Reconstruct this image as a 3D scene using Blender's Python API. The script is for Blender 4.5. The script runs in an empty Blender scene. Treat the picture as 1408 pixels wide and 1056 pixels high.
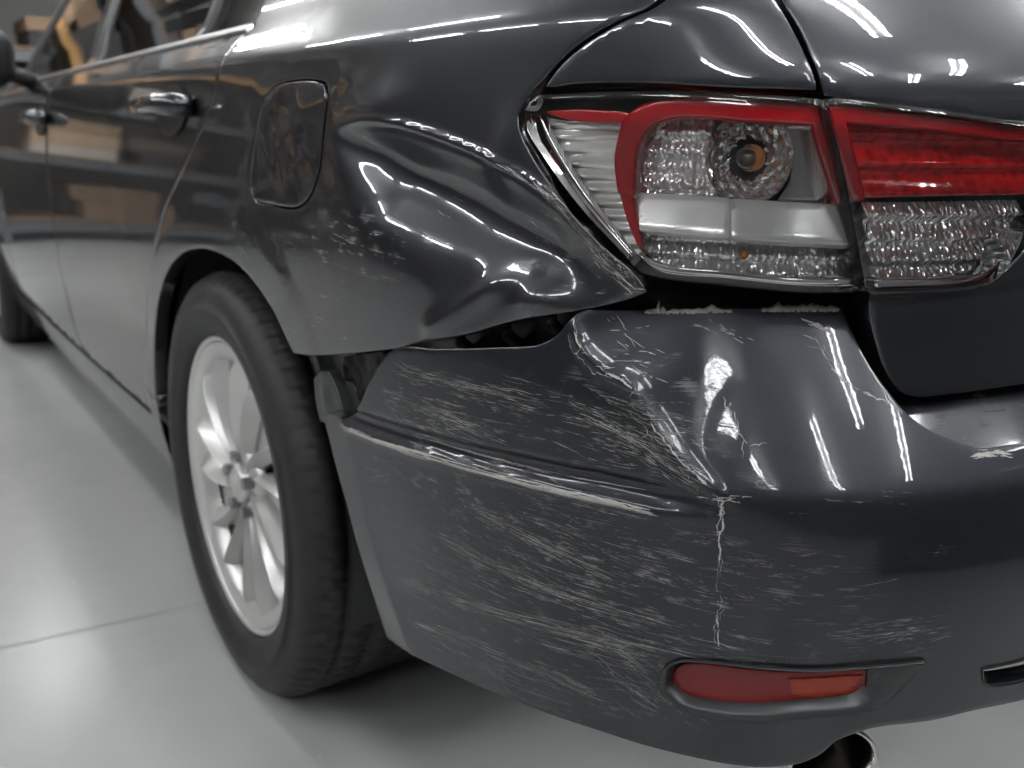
import bpy, bmesh, math, random
import numpy as np
from mathutils import Vector, Matrix
from mathutils.geometry import delaunay_2d_cdt
random.seed(7); RNG = np.random.default_rng(11)
SC = bpy.context.scene; COL = SC.collection
PI = math.pi

# ------------------------------------------------------------------ camera
CP = dict(loc=np.array([-1.2731, -1.3314, 0.8382]), yaw=0.60129, pit=0.25938, roll=0.01163, f=1291.96)
def cam_axes():
    y, p, r = CP['yaw'], CP['pit'], CP['roll']
    fw = np.array([math.sin(y)*math.cos(p), math.cos(y)*math.cos(p), -math.sin(p)])
    rt = np.cross(fw, [0, 0, 1]); rt /= np.linalg.norm(rt); up = np.cross(rt, fw)
    return rt*math.cos(r)+up*math.sin(r), up*math.cos(r)-rt*math.sin(r), fw
RT, UP, FW = cam_axes()
cd = bpy.data.cameras.new('camera'); cam = bpy.data.objects.new('camera', cd); COL.objects.link(cam)
cam.matrix_world = Matrix(((RT[0], UP[0], -FW[0], CP['loc'][0]), (RT[1], UP[1], -FW[1], CP['loc'][1]),
                           (RT[2], UP[2], -FW[2], CP['loc'][2]), (0, 0, 0, 1)))
cd.sensor_width = 36; cd.lens = 36*CP['f']/1408; cd.clip_start = 0.02; cd.clip_end = 200
cd.dof.use_dof = True; cd.dof.focus_distance = 0.74; cd.dof.aperture_fstop = 6.0
SC.camera = cam
# ------------------------------------------------------------------ light
w = bpy.data.worlds.new('World'); SC.world = w; w.use_nodes = True
w.node_tree.nodes['Background'].inputs[0].default_value = (0.9, 0.95, 1, 1)
w.node_tree.nodes['Background'].inputs[1].default_value = 0.05
SC.view_settings.view_transform = 'Standard'; SC.view_settings.look = 'None'
SC.view_settings.exposure = 0.28; SC.view_settings.gamma = 1
SC.cycles.use_denoising = True
SC.cycles.max_bounces = 10; SC.cycles.transparent_max_bounces = 16; SC.cycles.sample_clamp_indirect = 6
SC.cycles.caustics_reflective = False; SC.cycles.caustics_refractive = False
TUBE = 39.0      # strength of the ceiling tubes

# ------------------------------------------------------------------ materials
def nt(name):
    m = bpy.data.materials.new(name); m.use_nodes = True
    return m, m.node_tree.nodes, m.node_tree.links, m.node_tree.nodes['Principled BSDF']
def setp(b, **k):
    for a, v in k.items():
        a = a.replace('_', ' ')
        b.inputs[a].default_value = (*v, 1) if isinstance(v, tuple) and len(v) == 3 else v
def simple(name, col, rough=.5, metal=0, noise=0.0, scale=40, coat=0, bump=0, bscale=200, **k):
    m, N, L, b = nt(name)
    setp(b, Base_Color=col, Roughness=rough, Metallic=metal, Coat_Weight=coat, **k)
    tc = N.new('ShaderNodeTexCoord')
    if noise:
        n = N.new('ShaderNodeTexNoise'); n.inputs['Scale'].default_value = scale; n.inputs['Detail'].default_value = 6
        L.new(tc.outputs['Object'], n.inputs['Vector'])
        mr = N.new('ShaderNodeMapRange'); mr.inputs[3].default_value = 1-noise; mr.inputs[4].default_value = 1+noise
        L.new(n.outputs[0], mr.inputs[0])
        mx = N.new('ShaderNodeVectorMath'); mx.operation = 'SCALE'; mx.inputs[0].default_value = col
        L.new(mr.outputs[0], mx.inputs['Scale']); L.new(mx.outputs[0], b.inputs['Base Color'])
        m2 = N.new('ShaderNodeMapRange'); m2.inputs[3].default_value = max(0, rough-noise*.3); m2.inputs[4].default_value = min(1, rough+noise*.3)
        L.new(n.outputs[0], m2.inputs[0]); L.new(m2.outputs[0], b.inputs['Roughness'])
    if bump:
        n = N.new('ShaderNodeTexNoise'); n.inputs['Scale'].default_value = bscale; n.inputs['Detail'].default_value = 4
        L.new(tc.outputs['Object'], n.inputs['Vector'])
        bp = N.new('ShaderNodeBump'); bp.inputs['Strength'].default_value = bump; bp.inputs['Distance'].default_value = .002
        L.new(n.outputs[0], bp.inputs['Height']); L.new(bp.outputs[0], b.inputs['Normal'])
    return m
def paint_mat(name='graphite_paint', flake=(.0205, .0218, .0262), coat=1.0, haze=.16):
    m, N, L, b = nt(name)
    setp(b, Metallic=.85, Roughness=.42, Coat_Weight=1.0, Coat_Roughness=.025, Coat_IOR=1.55)
    uv = N.new('ShaderNodeUVMap'); uv.uv_map = 'UVMap'
    tc = N.new('ShaderNodeTexCoord')
    # metal flake
    fl = N.new('ShaderNodeTexVoronoi'); fl.inputs['Scale'].default_value = 2600
    L.new(tc.outputs['Object'], fl.inputs['Vector'])
    fr = N.new('ShaderNodeMapRange'); fr.inputs[3].default_value = .75; fr.inputs[4].default_value = 1.3
    sp = N.new('ShaderNodeSeparateColor'); L.new(fl.outputs['Color'], sp.inputs[0]); L.new(sp.outputs[0], fr.inputs[0])
    fc = N.new('ShaderNodeVectorMath'); fc.operation = 'SCALE'; fc.inputs[0].default_value = flake
    L.new(fr.outputs[0], fc.inputs['Scale'])
    # rubbed areas: attribute scuff times streaky noise
    at = N.new('ShaderNodeAttribute'); at.attribute_name = 'scuff'
    mp = N.new('ShaderNodeMapping'); mp.inputs['Scale'].default_value = (26, 1000, 1); mp.inputs['Rotation'].default_value = (0, 0, .05)
    L.new(uv.outputs[0], mp.inputs[0])
    n1 = N.new('ShaderNodeTexNoise'); n1.inputs['Scale'].default_value = 1; n1.inputs['Detail'].default_value = 7; n1.inputs['Roughness'].default_value = .72
    L.new(mp.outputs[0], n1.inputs['Vector'])
    mp2 = N.new('ShaderNodeMapping'); mp2.inputs['Scale'].default_value = (45, 90, 1)
    L.new(uv.outputs[0], mp2.inputs[0])
    n2 = N.new('ShaderNodeTexNoise'); n2.inputs['Scale'].default_value = 1; n2.inputs['Detail'].default_value = 5
    L.new(mp2.outputs[0], n2.inputs['Vector'])
    mul = N.new('ShaderNodeMath'); mul.operation = 'MULTIPLY'; L.new(n1.outputs[0], mul.inputs[0]); L.new(n2.outputs[0], mul.inputs[1])
    th = N.new('ShaderNodeMapRange'); th.inputs[1].default_value = .315; th.inputs[2].default_value = .385
    L.new(mul.outputs[0], th.inputs[0])
    mk = N.new('ShaderNodeMath'); mk.operation = 'MULTIPLY'; mk.use_clamp = True
    L.new(th.outputs[0], mk.inputs[0]); L.new(at.outputs['Fac'], mk.inputs[1])
    mc = N.new('ShaderNodeMix'); mc.data_type = 'RGBA'
    L.new(mk.outputs[0], mc.inputs[0]); L.new(fc.outputs[0], mc.inputs[6]); mc.inputs[7].default_value = (.24, .24, .235, 1)
    L.new(mc.outputs[2], b.inputs['Base Color'])
    inv = N.new('ShaderNodeMath'); inv.operation = 'SUBTRACT'; inv.inputs[0].default_value = 1
    L.new(mk.outputs[0], inv.inputs[1])
    mm = N.new('ShaderNodeMath'); mm.operation = 'MULTIPLY'; mm.inputs[1].default_value = .85; L.new(inv.outputs[0], mm.inputs[0]); L.new(mm.outputs[0], b.inputs['Metallic'])
    # dull haze where rubbed, faint dust elsewhere
    cr = N.new('ShaderNodeMapRange'); cr.inputs[3].default_value = .008; cr.inputs[4].default_value = .035
    n3 = N.new('ShaderNodeTexNoise'); n3.inputs['Scale'].default_value = 9; n3.inputs['Detail'].default_value = 5
    L.new(tc.outputs['Object'], n3.inputs['Vector']); L.new(n3.outputs[0], cr.inputs[0])
    ad = N.new('ShaderNodeMath'); ad.operation = 'MULTIPLY_ADD'; L.new(at.outputs['Fac'], ad.inputs[0]); ad.inputs[1].default_value = haze
    L.new(cr.outputs[0], ad.inputs[2]); L.new(ad.outputs[0], b.inputs['Coat Roughness'])
    cw = N.new('ShaderNodeMath'); cw.operation = 'MULTIPLY_ADD'; cw.inputs[1].default_value = -.8*coat; cw.inputs[2].default_value = coat; cw.use_clamp = True
    L.new(mk.outputs[0], cw.inputs[0]); L.new(cw.outputs[0], b.inputs['Coat Weight'])
    # orange peel
    op = N.new('ShaderNodeTexNoise'); op.inputs['Scale'].default_value = 160; op.inputs['Detail'].default_value = 2
    L.new(tc.outputs['Object'], op.inputs['Vector'])
    bp = N.new('ShaderNodeBump'); bp.inputs['Strength'].default_value = .025; bp.inputs['Distance'].default_value = .001
    L.new(op.outputs[0], bp.inputs['Height'])
    bp2 = N.new('ShaderNodeBump'); bp2.inputs['Strength'].default_value = .5; bp2.inputs['Distance'].default_value = .0006; bp2.invert = True
    L.new(mk.outputs[0], bp2.inputs['Height']); L.new(bp.outputs[0], bp2.inputs['Normal'])
    L.new(bp2.outputs[0], b.inputs['Normal']); L.new(bp2.outputs[0], b.inputs['Coat Normal'])
    return m
def thin_clear(name, tint=(1, 1, 1), ior=1.5, bump=0):
    m, N, L, b = nt(name); N.remove(b)
    out = N['Material Output']
    t = N.new('ShaderNodeBsdfTransparent'); t.inputs[0].default_value = (*tint, 1)
    g = N.new('ShaderNodeBsdfGlossy'); g.inputs['Roughness'].default_value = .015
    fr = N.new('ShaderNodeFresnel'); fr.inputs[0].default_value = ior
    mx = N.new('ShaderNodeMixShader')
    tc = N.new('ShaderNodeTexCoord'); n = N.new('ShaderNodeTexNoise'); n.inputs['Scale'].default_value = 60
    L.new(tc.outputs['Object'], n.inputs['Vector'])
    bp = N.new('ShaderNodeBump'); bp.inputs['Strength'].default_value = bump or .03; bp.inputs['Distance'].default_value = .001
    L.new(n.outputs[0], bp.inputs['Height']); L.new(bp.outputs[0], g.inputs['Normal'])
    L.new(fr.outputs[0], mx.inputs[0]); L.new(t.outputs[0], mx.inputs[1]); L.new(g.outputs[0], mx.inputs[2])
    L.new(mx.outputs[0], out.inputs[0])
    return m
def chrome_mat(name, scale, strength, stretch=(1, 1, 1), col=(.82, .82, .82), rough=.1, dist=.004, metal=1):
    m, N, L, b = nt(name)
    setp(b, Base_Color=col, Metallic=metal, Roughness=rough)
    uv = N.new('ShaderNodeUVMap'); uv.uv_map = 'UVMap'
    mp = N.new('ShaderNodeMapping'); mp.inputs['Scale'].default_value = stretch; L.new(uv.outputs[0], mp.inputs[0])
    v = N.new('ShaderNodeTexVoronoi'); v.inputs['Scale'].default_value = scale; v.inputs['Randomness'].default_value = .8
    L.new(mp.outputs[0], v.inputs['Vector'])
    n = N.new('ShaderNodeTexNoise'); n.inputs['Scale'].default_value = scale*.6; L.new(mp.outputs[0], n.inputs['Vector'])
    a = N.new('ShaderNodeMath'); L.new(v.outputs[0], a.inputs[0]); L.new(n.outputs[0], a.inputs[1])
    bp = N.new('ShaderNodeBump'); bp.inputs['Strength'].default_value = strength; bp.inputs['Distance'].default_value = dist
    L.new(a.outputs[0], bp.inputs['Height']); L.new(bp.outputs[0], b.inputs['Normal'])
    return m
def red_mat(name, col, rough=.12, cell=0):
    m, N, L, b = nt(name)
    setp(b, Base_Color=col, Roughness=rough, Coat_Weight=.25 if cell > 300 else 1, Coat_Roughness=.03)
    if cell > 300: setp(b, Specular_IOR_Level=.25)
    b.inputs['Transmission Weight'].default_value = .0
    if cell:
        uv = N.new('ShaderNodeUVMap'); uv.uv_map = 'UVMap'
        v = N.new('ShaderNodeTexVoronoi'); v.inputs['Scale'].default_value = cell; v.inputs['Randomness'].default_value = .1 if cell > 300 else 1; L.new(uv.outputs[0], v.inputs['Vector'])
        bp = N.new('ShaderNodeBump'); bp.inputs['Strength'].default_value = .25; bp.inputs['Distance'].default_value = .001
        L.new(v.outputs[0], bp.inputs['Height']); L.new(bp.outputs[0], b.inputs['Normal'])
        mr = N.new('ShaderNodeMapRange'); mr.inputs[2].default_value = .7; mr.inputs[3].default_value = .6; mr.inputs[4].default_value = 1.5
        L.new(v.outputs[0], mr.inputs[0])
        s = N.new('ShaderNodeVectorMath'); s.operation = 'SCALE'; s.inputs[0].default_value = col
        L.new(mr.outputs[0], s.inputs['Scale']); L.new(s.outputs[0], b.inputs['Base Color'])
    return m
def floor_mat():
    m, N, L, b = nt('epoxy_floor')
    tc = N.new('ShaderNodeTexCoord')
    n = N.new('ShaderNodeTexNoise'); n.inputs['Scale'].default_value = 1.6; n.inputs['Detail'].default_value = 9; n.inputs['Roughness'].default_value = .6
    L.new(tc.outputs['Object'], n.inputs['Vector'])
    r = N.new('ShaderNodeValToRGB'); r.color_ramp.elements[0].position = .3; r.color_ramp.elements[1].position = .75
    r.color_ramp.elements[0].color = (.385, .39, .385, 1); r.color_ramp.elements[1].color = (.475, .48, .475, 1)
    L.new(n.outputs[0], r.inputs[0]); L.new(r.outputs[0], b.inputs['Base Color'])
    n2 = N.new('ShaderNodeTexNoise'); n2.inputs['Scale'].default_value = 38; n2.inputs['Detail'].default_value = 3; n2.inputs['Roughness'].default_value = .5
    L.new(tc.outputs['Object'], n2.inputs['Vector'])
    mr = N.new('ShaderNodeMapRange'); mr.inputs[3].default_value = .20; mr.inputs[4].default_value = .30; L.new(n2.outputs[0], mr.inputs[0])
    L.new(mr.outputs[0], b.inputs['Roughness'])
    bp = N.new('ShaderNodeBump'); bp.inputs['Strength'].default_value = .06; bp.inputs['Distance'].default_value = .003
    L.new(n2.outputs[0], bp.inputs['Height']); L.new(bp.outputs[0], b.inputs['Normal'])
    return m
def emit(name, col, s):
    m, N, L, b = nt(name); setp(b, Base_Color=(.9, .9, .9), Emission_Color=col, Emission_Strength=s)
    return m
M = {}
M['paint'] = paint_mat()
M['paint_worn_dim'] = paint_mat('worn_dimmed_graphite_paint', (.0185, .0200, .0250), .52, .10)  # scraped bumper's copy of the paint, dimmed to stand in for shade
M['black'] = simple('black_plastic', (.008, .008, .009), .55, noise=.3, bump=.3, bscale=300)
M['matte'] = simple('dark_underbody_and_gaps', (.006, .006, .0065), .85, noise=.4, scale=20)
M['trim'] = simple('dark_trim_plastic', (.016, .016, .017), .32, noise=.25)
M['bezel'] = simple('lamp_bezel_plastic', (.02, .021, .022), .38, noise=.2)
M['rubber'] = simple('tyre_rubber', (.0075, .0075, .0072), .6, noise=.25, scale=25, bump=.15, bscale=400)
M['alloy'] = simple('silver_alloy', (.60, .60, .585), .34, .55, noise=.05, scale=30)
M['steel'] = simple('steel', (.35, .35, .35), .3, 1, noise=.2)
M['disc'] = simple('brake_steel', (.10, .10, .10), .4, 1, noise=.3)
M['pipe'] = simple('exhaust_steel', (.5, .48, .46), .16, 1, noise=.2, scale=20)
M['clear'] = thin_clear('clear_lens', (.985, .985, .985), 1.58)
M['glass'] = thin_clear('window_glass', (.38, .42, .40), 1.7)
M['chrome_rib'] = chrome_mat('ribbed_chrome', 70, .25, (.35, 2.8, 1), col=(.93, .92, .90), rough=.2, metal=.45)
M['chrome_cell'] = chrome_mat('faceted_chrome', 210, .75, (1.1, .8, 1), col=(.95, .945, .94), rough=.12, metal=.7, dist=.003)
M['chrome_bowl'] = chrome_mat('bulb_bowl_chrome', 95, .6, (1, 1, 1), col=(.8, .8, .8), rough=.14, metal=.75)
M['chrome_dark'] = chrome_mat('smooth_grey_chrome', 30, .15, (1, 1, 1), col=(.5, .5, .5), rough=.18)
M['chrome'] = simple('chrome', (.8, .8, .8), .06, 1, noise=.05)
M['diffuser'] = simple('frosted_light_bar', (.93, .93, .92), .2, .15, noise=.08, scale=60, coat=.6)
M['red'] = red_mat('red_lamp_plastic', (.42, .006, .012))
M['red_cell'] = red_mat('red_prismatic_plastic', (.5, .012, .014), .1, 130)
M['reflex'] = red_mat('red_reflector_plastic', (.125, .003, .003), .2, 620)
M['reflex_o'] = red_mat('amber_reflector_plastic', (.20, .018, .003), .2, 620)
M['amber'] = simple('amber_bulb_glass', (.55, .17, .02), .1, coat=1)
M['bulbglass'] = simple('grey_bulb_glass', (.10, .085, .07), .08, .3, coat=1)
M['raw'] = simple('bare_scraped_plastic', (.24, .235, .22), .75, noise=.35, scale=220)
M['scratch'] = simple('paint_scratch', (.13, .13, .128), .7, noise=.3, scale=150)
M['scratch2'] = simple('deep_paint_scratch', (.42, .42, .405), .65, noise=.25, scale=150)
M['gouge_glint'] = simple('gouged_primer_and_glint', (.34, .335, .315), .7, noise=.45, scale=260)
M['floor'] = floor_mat()
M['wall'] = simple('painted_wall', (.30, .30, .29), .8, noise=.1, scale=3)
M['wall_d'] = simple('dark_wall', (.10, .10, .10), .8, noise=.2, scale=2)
M['ceil'] = simple('ceiling_sheet', (.55, .55, .54), .8, noise=.1, scale=2)
M['tube'] = emit('fluorescent_tube', (.97, .985, 1), TUBE)
M['fix'] = simple('white_enamel', (.75, .75, .74), .4, noise=.05)
M['orange'] = simple('orange_rack_paint', (.42, .23, .07), .45, noise=.15)
M['upright'] = simple('grey_rack_steel', (.10, .11, .12), .5, noise=.2)
M['card'] = [simple('cardboard%d' % i, c, .85, noise=.2, scale=8) for i, c in enumerate(
    [(.32, .215, .14), (.20, .135, .085), (.44, .32, .21), (.09, .075, .065), (.035, .035, .04), (.50, .44, .39)])]
M['joint'] = simple('floor_joint', (.26, .26, .255), .7, noise=.3)
M['seat'] = simple('dark_seat_cloth', (.02, .02, .02), .9, noise=.2)

# ------------------------------------------------------------------ object helpers
def link(name, me, mat, parent=None, loc=None):
    o = bpy.data.objects.new(name, me); COL.objects.link(o)
    if mat: me.materials.append(mat)
    if parent: o.parent = parent
    if loc is not None: o.location = loc
    return o
def mesh(name, V, F, mat, parent=None, smooth=True, uv=None, attr=None):
    me = bpy.data.meshes.new(name); me.from_pydata([tuple(map(float, v)) for v in V], [], [tuple(map(int, f)) for f in F])
    if smooth: me.shade_smooth()
    if uv is not None:
        l = me.uv_layers.new(name='UVMap'); idx = np.empty(len(me.loops), int); me.loops.foreach_get('vertex_index', idx)
        l.data.foreach_set('uv', np.asarray(uv, float)[idx].ravel())
    if attr is not None:
        a = me.attributes.new('scuff', 'FLOAT', 'POINT'); a.data.foreach_set('value', np.asarray(attr, float))
    me.update()
    return link(name, me, mat, parent)
def bm_obj(name, bm, mat, parent=None, smooth=False, bevel=0):
    if bevel:
        bmesh.ops.bevel(bm, geom=[e for e in bm.edges if len(e.link_faces) == 2 and e.calc_face_angle(0) > .5], offset=bevel, segments=2, affect='EDGES', profile=.5)
    me = bpy.data.meshes.new(name); bm.to_mesh(me); bm.free()
    if smooth: me.shade_smooth()
    return link(name, me, mat, parent)
def add_box(bm, c, s, rz=0):
    mt = Matrix.Translation(c) @ Matrix.Rotation(rz, 4, 'Z') @ Matrix.Diagonal((*s, 1))
    bmesh.ops.create_cube(bm, size=1, matrix=mt)
def tag(o, label, cat, group=None, kind=None):
    if label: o['label'] = label
    if cat: o['category'] = cat
    if group: o['group'] = group
    if kind: o['kind'] = kind
    return o
def empty(name, loc, label, cat, group=None):
    o = bpy.data.objects.new(name, None); COL.objects.link(o); o.location = loc
    return tag(o, label, cat, group)
def lathe(prof, n, axis_o, name, mat, parent, rfun=None, close=False):
    # prof: (x, r) pairs round the X axis through axis_o
    prof = np.array(prof, float); k = len(prof); V = []; F = []
    for i in range(n):
        a = 2*PI*i/n
        for j, (x, r) in enumerate(prof):
            rr = r+(rfun(j, a) if rfun else 0)
            V.append((axis_o[0]+x, axis_o[1]+rr*math.cos(a), axis_o[2]+rr*math.sin(a)))
    for i in range(n):
        i2 = (i+1) % n
        for j in range(k-1 if not close else k):
            j2 = (j+1) % k
            F.append((i*k+j, i*k+j2, i2*k+j2, i2*k+j))
    return mesh(name, V, F, mat, parent)
def tube(name, pts, r, mat, parent, n=10):
    pts = [Vector(p) for p in pts]; V = []; F = []
    for i, p in enumerate(pts):
        t = (pts[min(i+1, len(pts)-1)]-pts[max(i-1, 0)]).normalized()
        a = t.cross(Vector((0, 0, 1)) if abs(t.z) < .9 else Vector((1, 0, 0))).normalized(); b = t.cross(a)
        ri = r[i] if hasattr(r, '__len__') else r
        for k in range(n):
            q = p+(a*math.cos(2*PI*k/n)+b*math.sin(2*PI*k/n))*ri; V.append(q)
    for i in range(len(pts)-1):
        for k in range(n):
            k2 = (k+1) % n; F.append((i*n+k, i*n+k2, (i+1)*n+k2, (i+1)*n+k))
    F.append(tuple(range(n))[::-1]); F.append(tuple((len(pts)-1)*n+k for k in range(n)))
    return mesh(name, V, F, mat, parent)

# ------------------------------------------------------------------ body surfaces
def nspline(t, y):
    t = np.asarray(t, float); y = np.asarray(y, float); n = len(t); h = np.diff(t)
    A = np.zeros((n, n)); R = np.zeros(n); A[0, 0] = A[-1, -1] = 1
    for i in range(1, n-1):
        A[i, i-1] = h[i-1]; A[i, i] = 2*(h[i-1]+h[i]); A[i, i+1] = h[i]
        R[i] = 6*((y[i+1]-y[i])/h[i]-(y[i]-y[i-1])/h[i-1])
    Mm = np.linalg.solve(A, R)
    def f(x):
        x = np.asarray(x, float); xc = np.clip(x, t[0], t[-1])
        i = np.clip(np.searchsorted(t, xc)-1, 0, n-2); a = (t[i+1]-xc)/h[i]; b = 1-a
        v = a*y[i]+b*y[i+1]+((a**3-a)*Mm[i]+(b**3-b)*Mm[i+1])*h[i]**2/6
        s0 = (y[1]-y[0])/h[0]-h[0]*(2*Mm[0]+Mm[1])/6; s1 = (y[-1]-y[-2])/h[-1]+h[-1]*(Mm[-2]+2*Mm[-1])/6
        return v+np.where(x < t[0], (x-t[0])*s0, 0)+np.where(x > t[-1], (x-t[-1])*s1, 0)
    return f
PL = [(-.73, 3.62), (-.835, 3.3), (-.884, 2.75), (-.892, 2.0), (-.891, 1.2), (-.889, .5), (-.888, 0), (-.885, -.3), (-.877, -.55), (-.860, -.70),
      (-.828, -.805), (-.77, -.885), (-.68, -.942), (-.55, -.983), (-.35, -1.013), (0, -1.03)]
PL = np.array(PL+[(-x, y) for x, y in PL[-2::-1]])
CH = np.concatenate([[0], np.cumsum(np.hypot(*np.diff(PL, axis=0).T))]); CH -= CH[6]        # u = 0 beside the rear axle
PX, PY = nspline(CH, PL[:, 0]), nspline(CH, PL[:, 1])
def plan(u):
    e = 1e-4; x, y = PX(u), PY(u)
    tx, ty = PX(u+e)-PX(u-e), PY(u+e)-PY(u-e); l = np.hypot(tx, ty)
    return x, y, ty/l, -tx/l
def sstep(a, b, x):
    t = np.clip((x-a)/(b-a), 0, 1); return t*t*(3-2*t)
def softplus(x, w):
    return w*np.logaddexp(0, x/w)
BS = nspline([.14, .22, .32, .42, .55, .68, .80, .90, .97, 1.02, 1.12, 1.3, 1.45], [.07, .05, .026, .012, .003, 0, .005, .018, .034, .052, .11, .23, .34])
BR = nspline([.2, .3, .5, .7, .8, .87, .92, .96, .99, 1.01, 1.03], [.05, .03, 0, 0, .002, .006, .022, .045, .075, .115, .18])
def body_in(u, z):
    x, y, nx, ny = plan(u); ws = sstep(.15, .8, nx*nx)
    sh = ws*.70*(softplus(z-.925, .003)-softplus(z-1.0, .006))                      # shoulder crease along the flank
    ld = (1-ws)*.38*softplus(z-.882, .004)*sstep(1.2, .93, z)   # crease low on the lid
    return ws*BS(z)+(1-ws)*BR(z)+sh+ld
QS = nspline([.25, .32, .42, .52, .60, .68, .75], [.03, .016, .004, 0, -.002, .004, .014])
QR = nspline([.25, .32, .38, .46, .56, .62, .68, .75], [.016, -.004, -.018, -.032, -.042, -.028, -.008, .018])
def bump_in(u, z):
    x, y, nx, ny = plan(u); ws = sstep(.15, .8, nx*nx)
    return ws*QS(z)+(1-ws)*QR(z)-.012
def surf(fin, off=0.0):
    def P(u, z, d=0.0):
        x, y, nx, ny = plan(u); k = d+off-fin(u, z)
        return np.stack([x+nx*k, y+ny*k, np.asarray(z, float)+0*x], -1)
    return P
BODY, BUMP = surf(body_in), surf(bump_in)
def proj(P):
    d = P-CP['loc']; zz = d@FW
    return np.stack([704+CP['f']*(d@RT)/zz, 528-CP['f']*(d@UP)/zz], -1)
_gu, _gz = np.meshgrid(np.linspace(-3.6, 2.6, 900), np.linspace(.15, 1.12, 160), indexing='ij')
_cache = {}
def onto(pts, S, d=0.0):
    """where the sight line of each traced point meets the surface S: (u, z) in metres"""
    key = (id(S), d)
    if key not in _cache:
        Pg = S(_gu.ravel(), _gz.ravel(), d)
        x, y, nx, ny = plan(_gu.ravel()); dd = Pg-CP['loc']
        vis = (dd[:, 0]*nx+dd[:, 1]*ny < 0) & (dd@FW > .1)
        q = proj(Pg); q[~vis] = 1e6
        _cache[key] = q
    q = _cache[key]; out = []
    for p in np.asarray(pts, float):
        i = np.argmin(((q-p)**2).sum(1)); s = np.array([_gu.ravel()[i], _gz.ravel()[i]])
        for _ in range(12):
            f0 = proj(S(s[0], s[1], d)); e = 1e-5
            J = np.stack([(proj(S(s[0]+e, s[1], d))-f0)/e, (proj(S(s[0], s[1]+e, d))-f0)/e], -1)
            st = np.linalg.solve(J, p-f0); m = np.abs(st).max(); s = s+st*min(1, .05/max(m, 1e-9))
        out.append(s)
    return np.array(out)
def rounded(P, closed=True, h=.004, sharp=42):
    """Catmull-Rom through the points, kept sharp at hard corners, resampled at h"""
    P = np.asarray(P, float); n = len(P); out = []
    def isharp(i):
        if not closed and i in (0, n-1): return True
        a = P[i]-P[(i-1) % n]; b = P[(i+1) % n]-P[i]
        c = (a@b)/max(1e-12, np.linalg.norm(a)*np.linalg.norm(b)); return math.degrees(math.acos(max(-1, min(1, c)))) > sharp
    for i in range(n if closed else n-1):
        p1, p2 = P[i], P[(i+1) % n]
        p0 = P[(i-1) % n] if not isharp(i) else 2*p1-p2
        p3 = P[(i+2) % n] if not isharp((i+1) % n) else 2*p2-p1
        k = max(1, int(round(np.linalg.norm(p2-p1)/h)))
        ds = [max(1e-6, np.linalg.norm(b-a))**.5 for a, b in ((p0, p1), (p1, p2), (p2, p3))]
        t0, t1 = 0, ds[0]; t2 = t1+ds[1]; t3 = t2+ds[2]
        for s in range(k):
            t = t1+(t2-t1)*s/k
            A1 = (t1-t)/(t1-t0)*p0+(t-t0)/(t1-t0)*p1; A2 = (t2-t)/(t2-t1)*p1+(t-t1)/(t2-t1)*p2; A3 = (t3-t)/(t3-t2)*p2+(t-t2)/(t3-t2)*p3
            B1 = (t2-t)/(t2-t0)*A1+(t-t0)/(t2-t0)*A2; B2 = (t3-t)/(t3-t1)*A2+(t-t1)/(t3-t1)*A3
            out.append((t2-t)/(t2-t1)*B1+(t-t1)/(t2-t1)*B2)
    if not closed: out.append(P[-1])
    return np.array(out)
def inside(q, poly):
    x, y = q[:, 0], q[:, 1]; r = np.zeros(len(q), bool); a = poly; b = np.roll(poly, -1, 0)
    for (x0, y0), (x1, y1) in zip(a, b):
        if y0 == y1: continue
        c = ((y0 > y) != (y1 > y)) & (x < (x1-x0)*(y-y0)/(y1-y0)+x0); r ^= c
    return r
def pdist(q, line, closed=False):
    """distance, parameter 0..1 along, signed side"""
    line = np.asarray(line, float); segs = list(zip(line[:-1], line[1:]))
    if closed: segs.append((line[-1], line[0]))
    best = np.full(len(q), 1e9); tt = np.zeros(len(q)); sg = np.ones(len(q)); L = [np.linalg.norm(b-a) for a, b in segs]; tot = sum(L); acc = 0
    for (a, b), l in zip(segs, L):
        v = b-a; t = np.clip(((q-a)@v)/max(1e-12, l*l), 0, 1); d = np.linalg.norm(q-(a+t[:, None]*v), axis=1)
        m = d < best; best[m] = d[m]; tt[m] = (acc+t[m]*l)/tot
        c = v[0]*(q[:, 1]-a[1])-v[1]*(q[:, 0]-a[0]); sg[m] = np.sign(c[m]); acc += l
    return best, tt, sg
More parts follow.
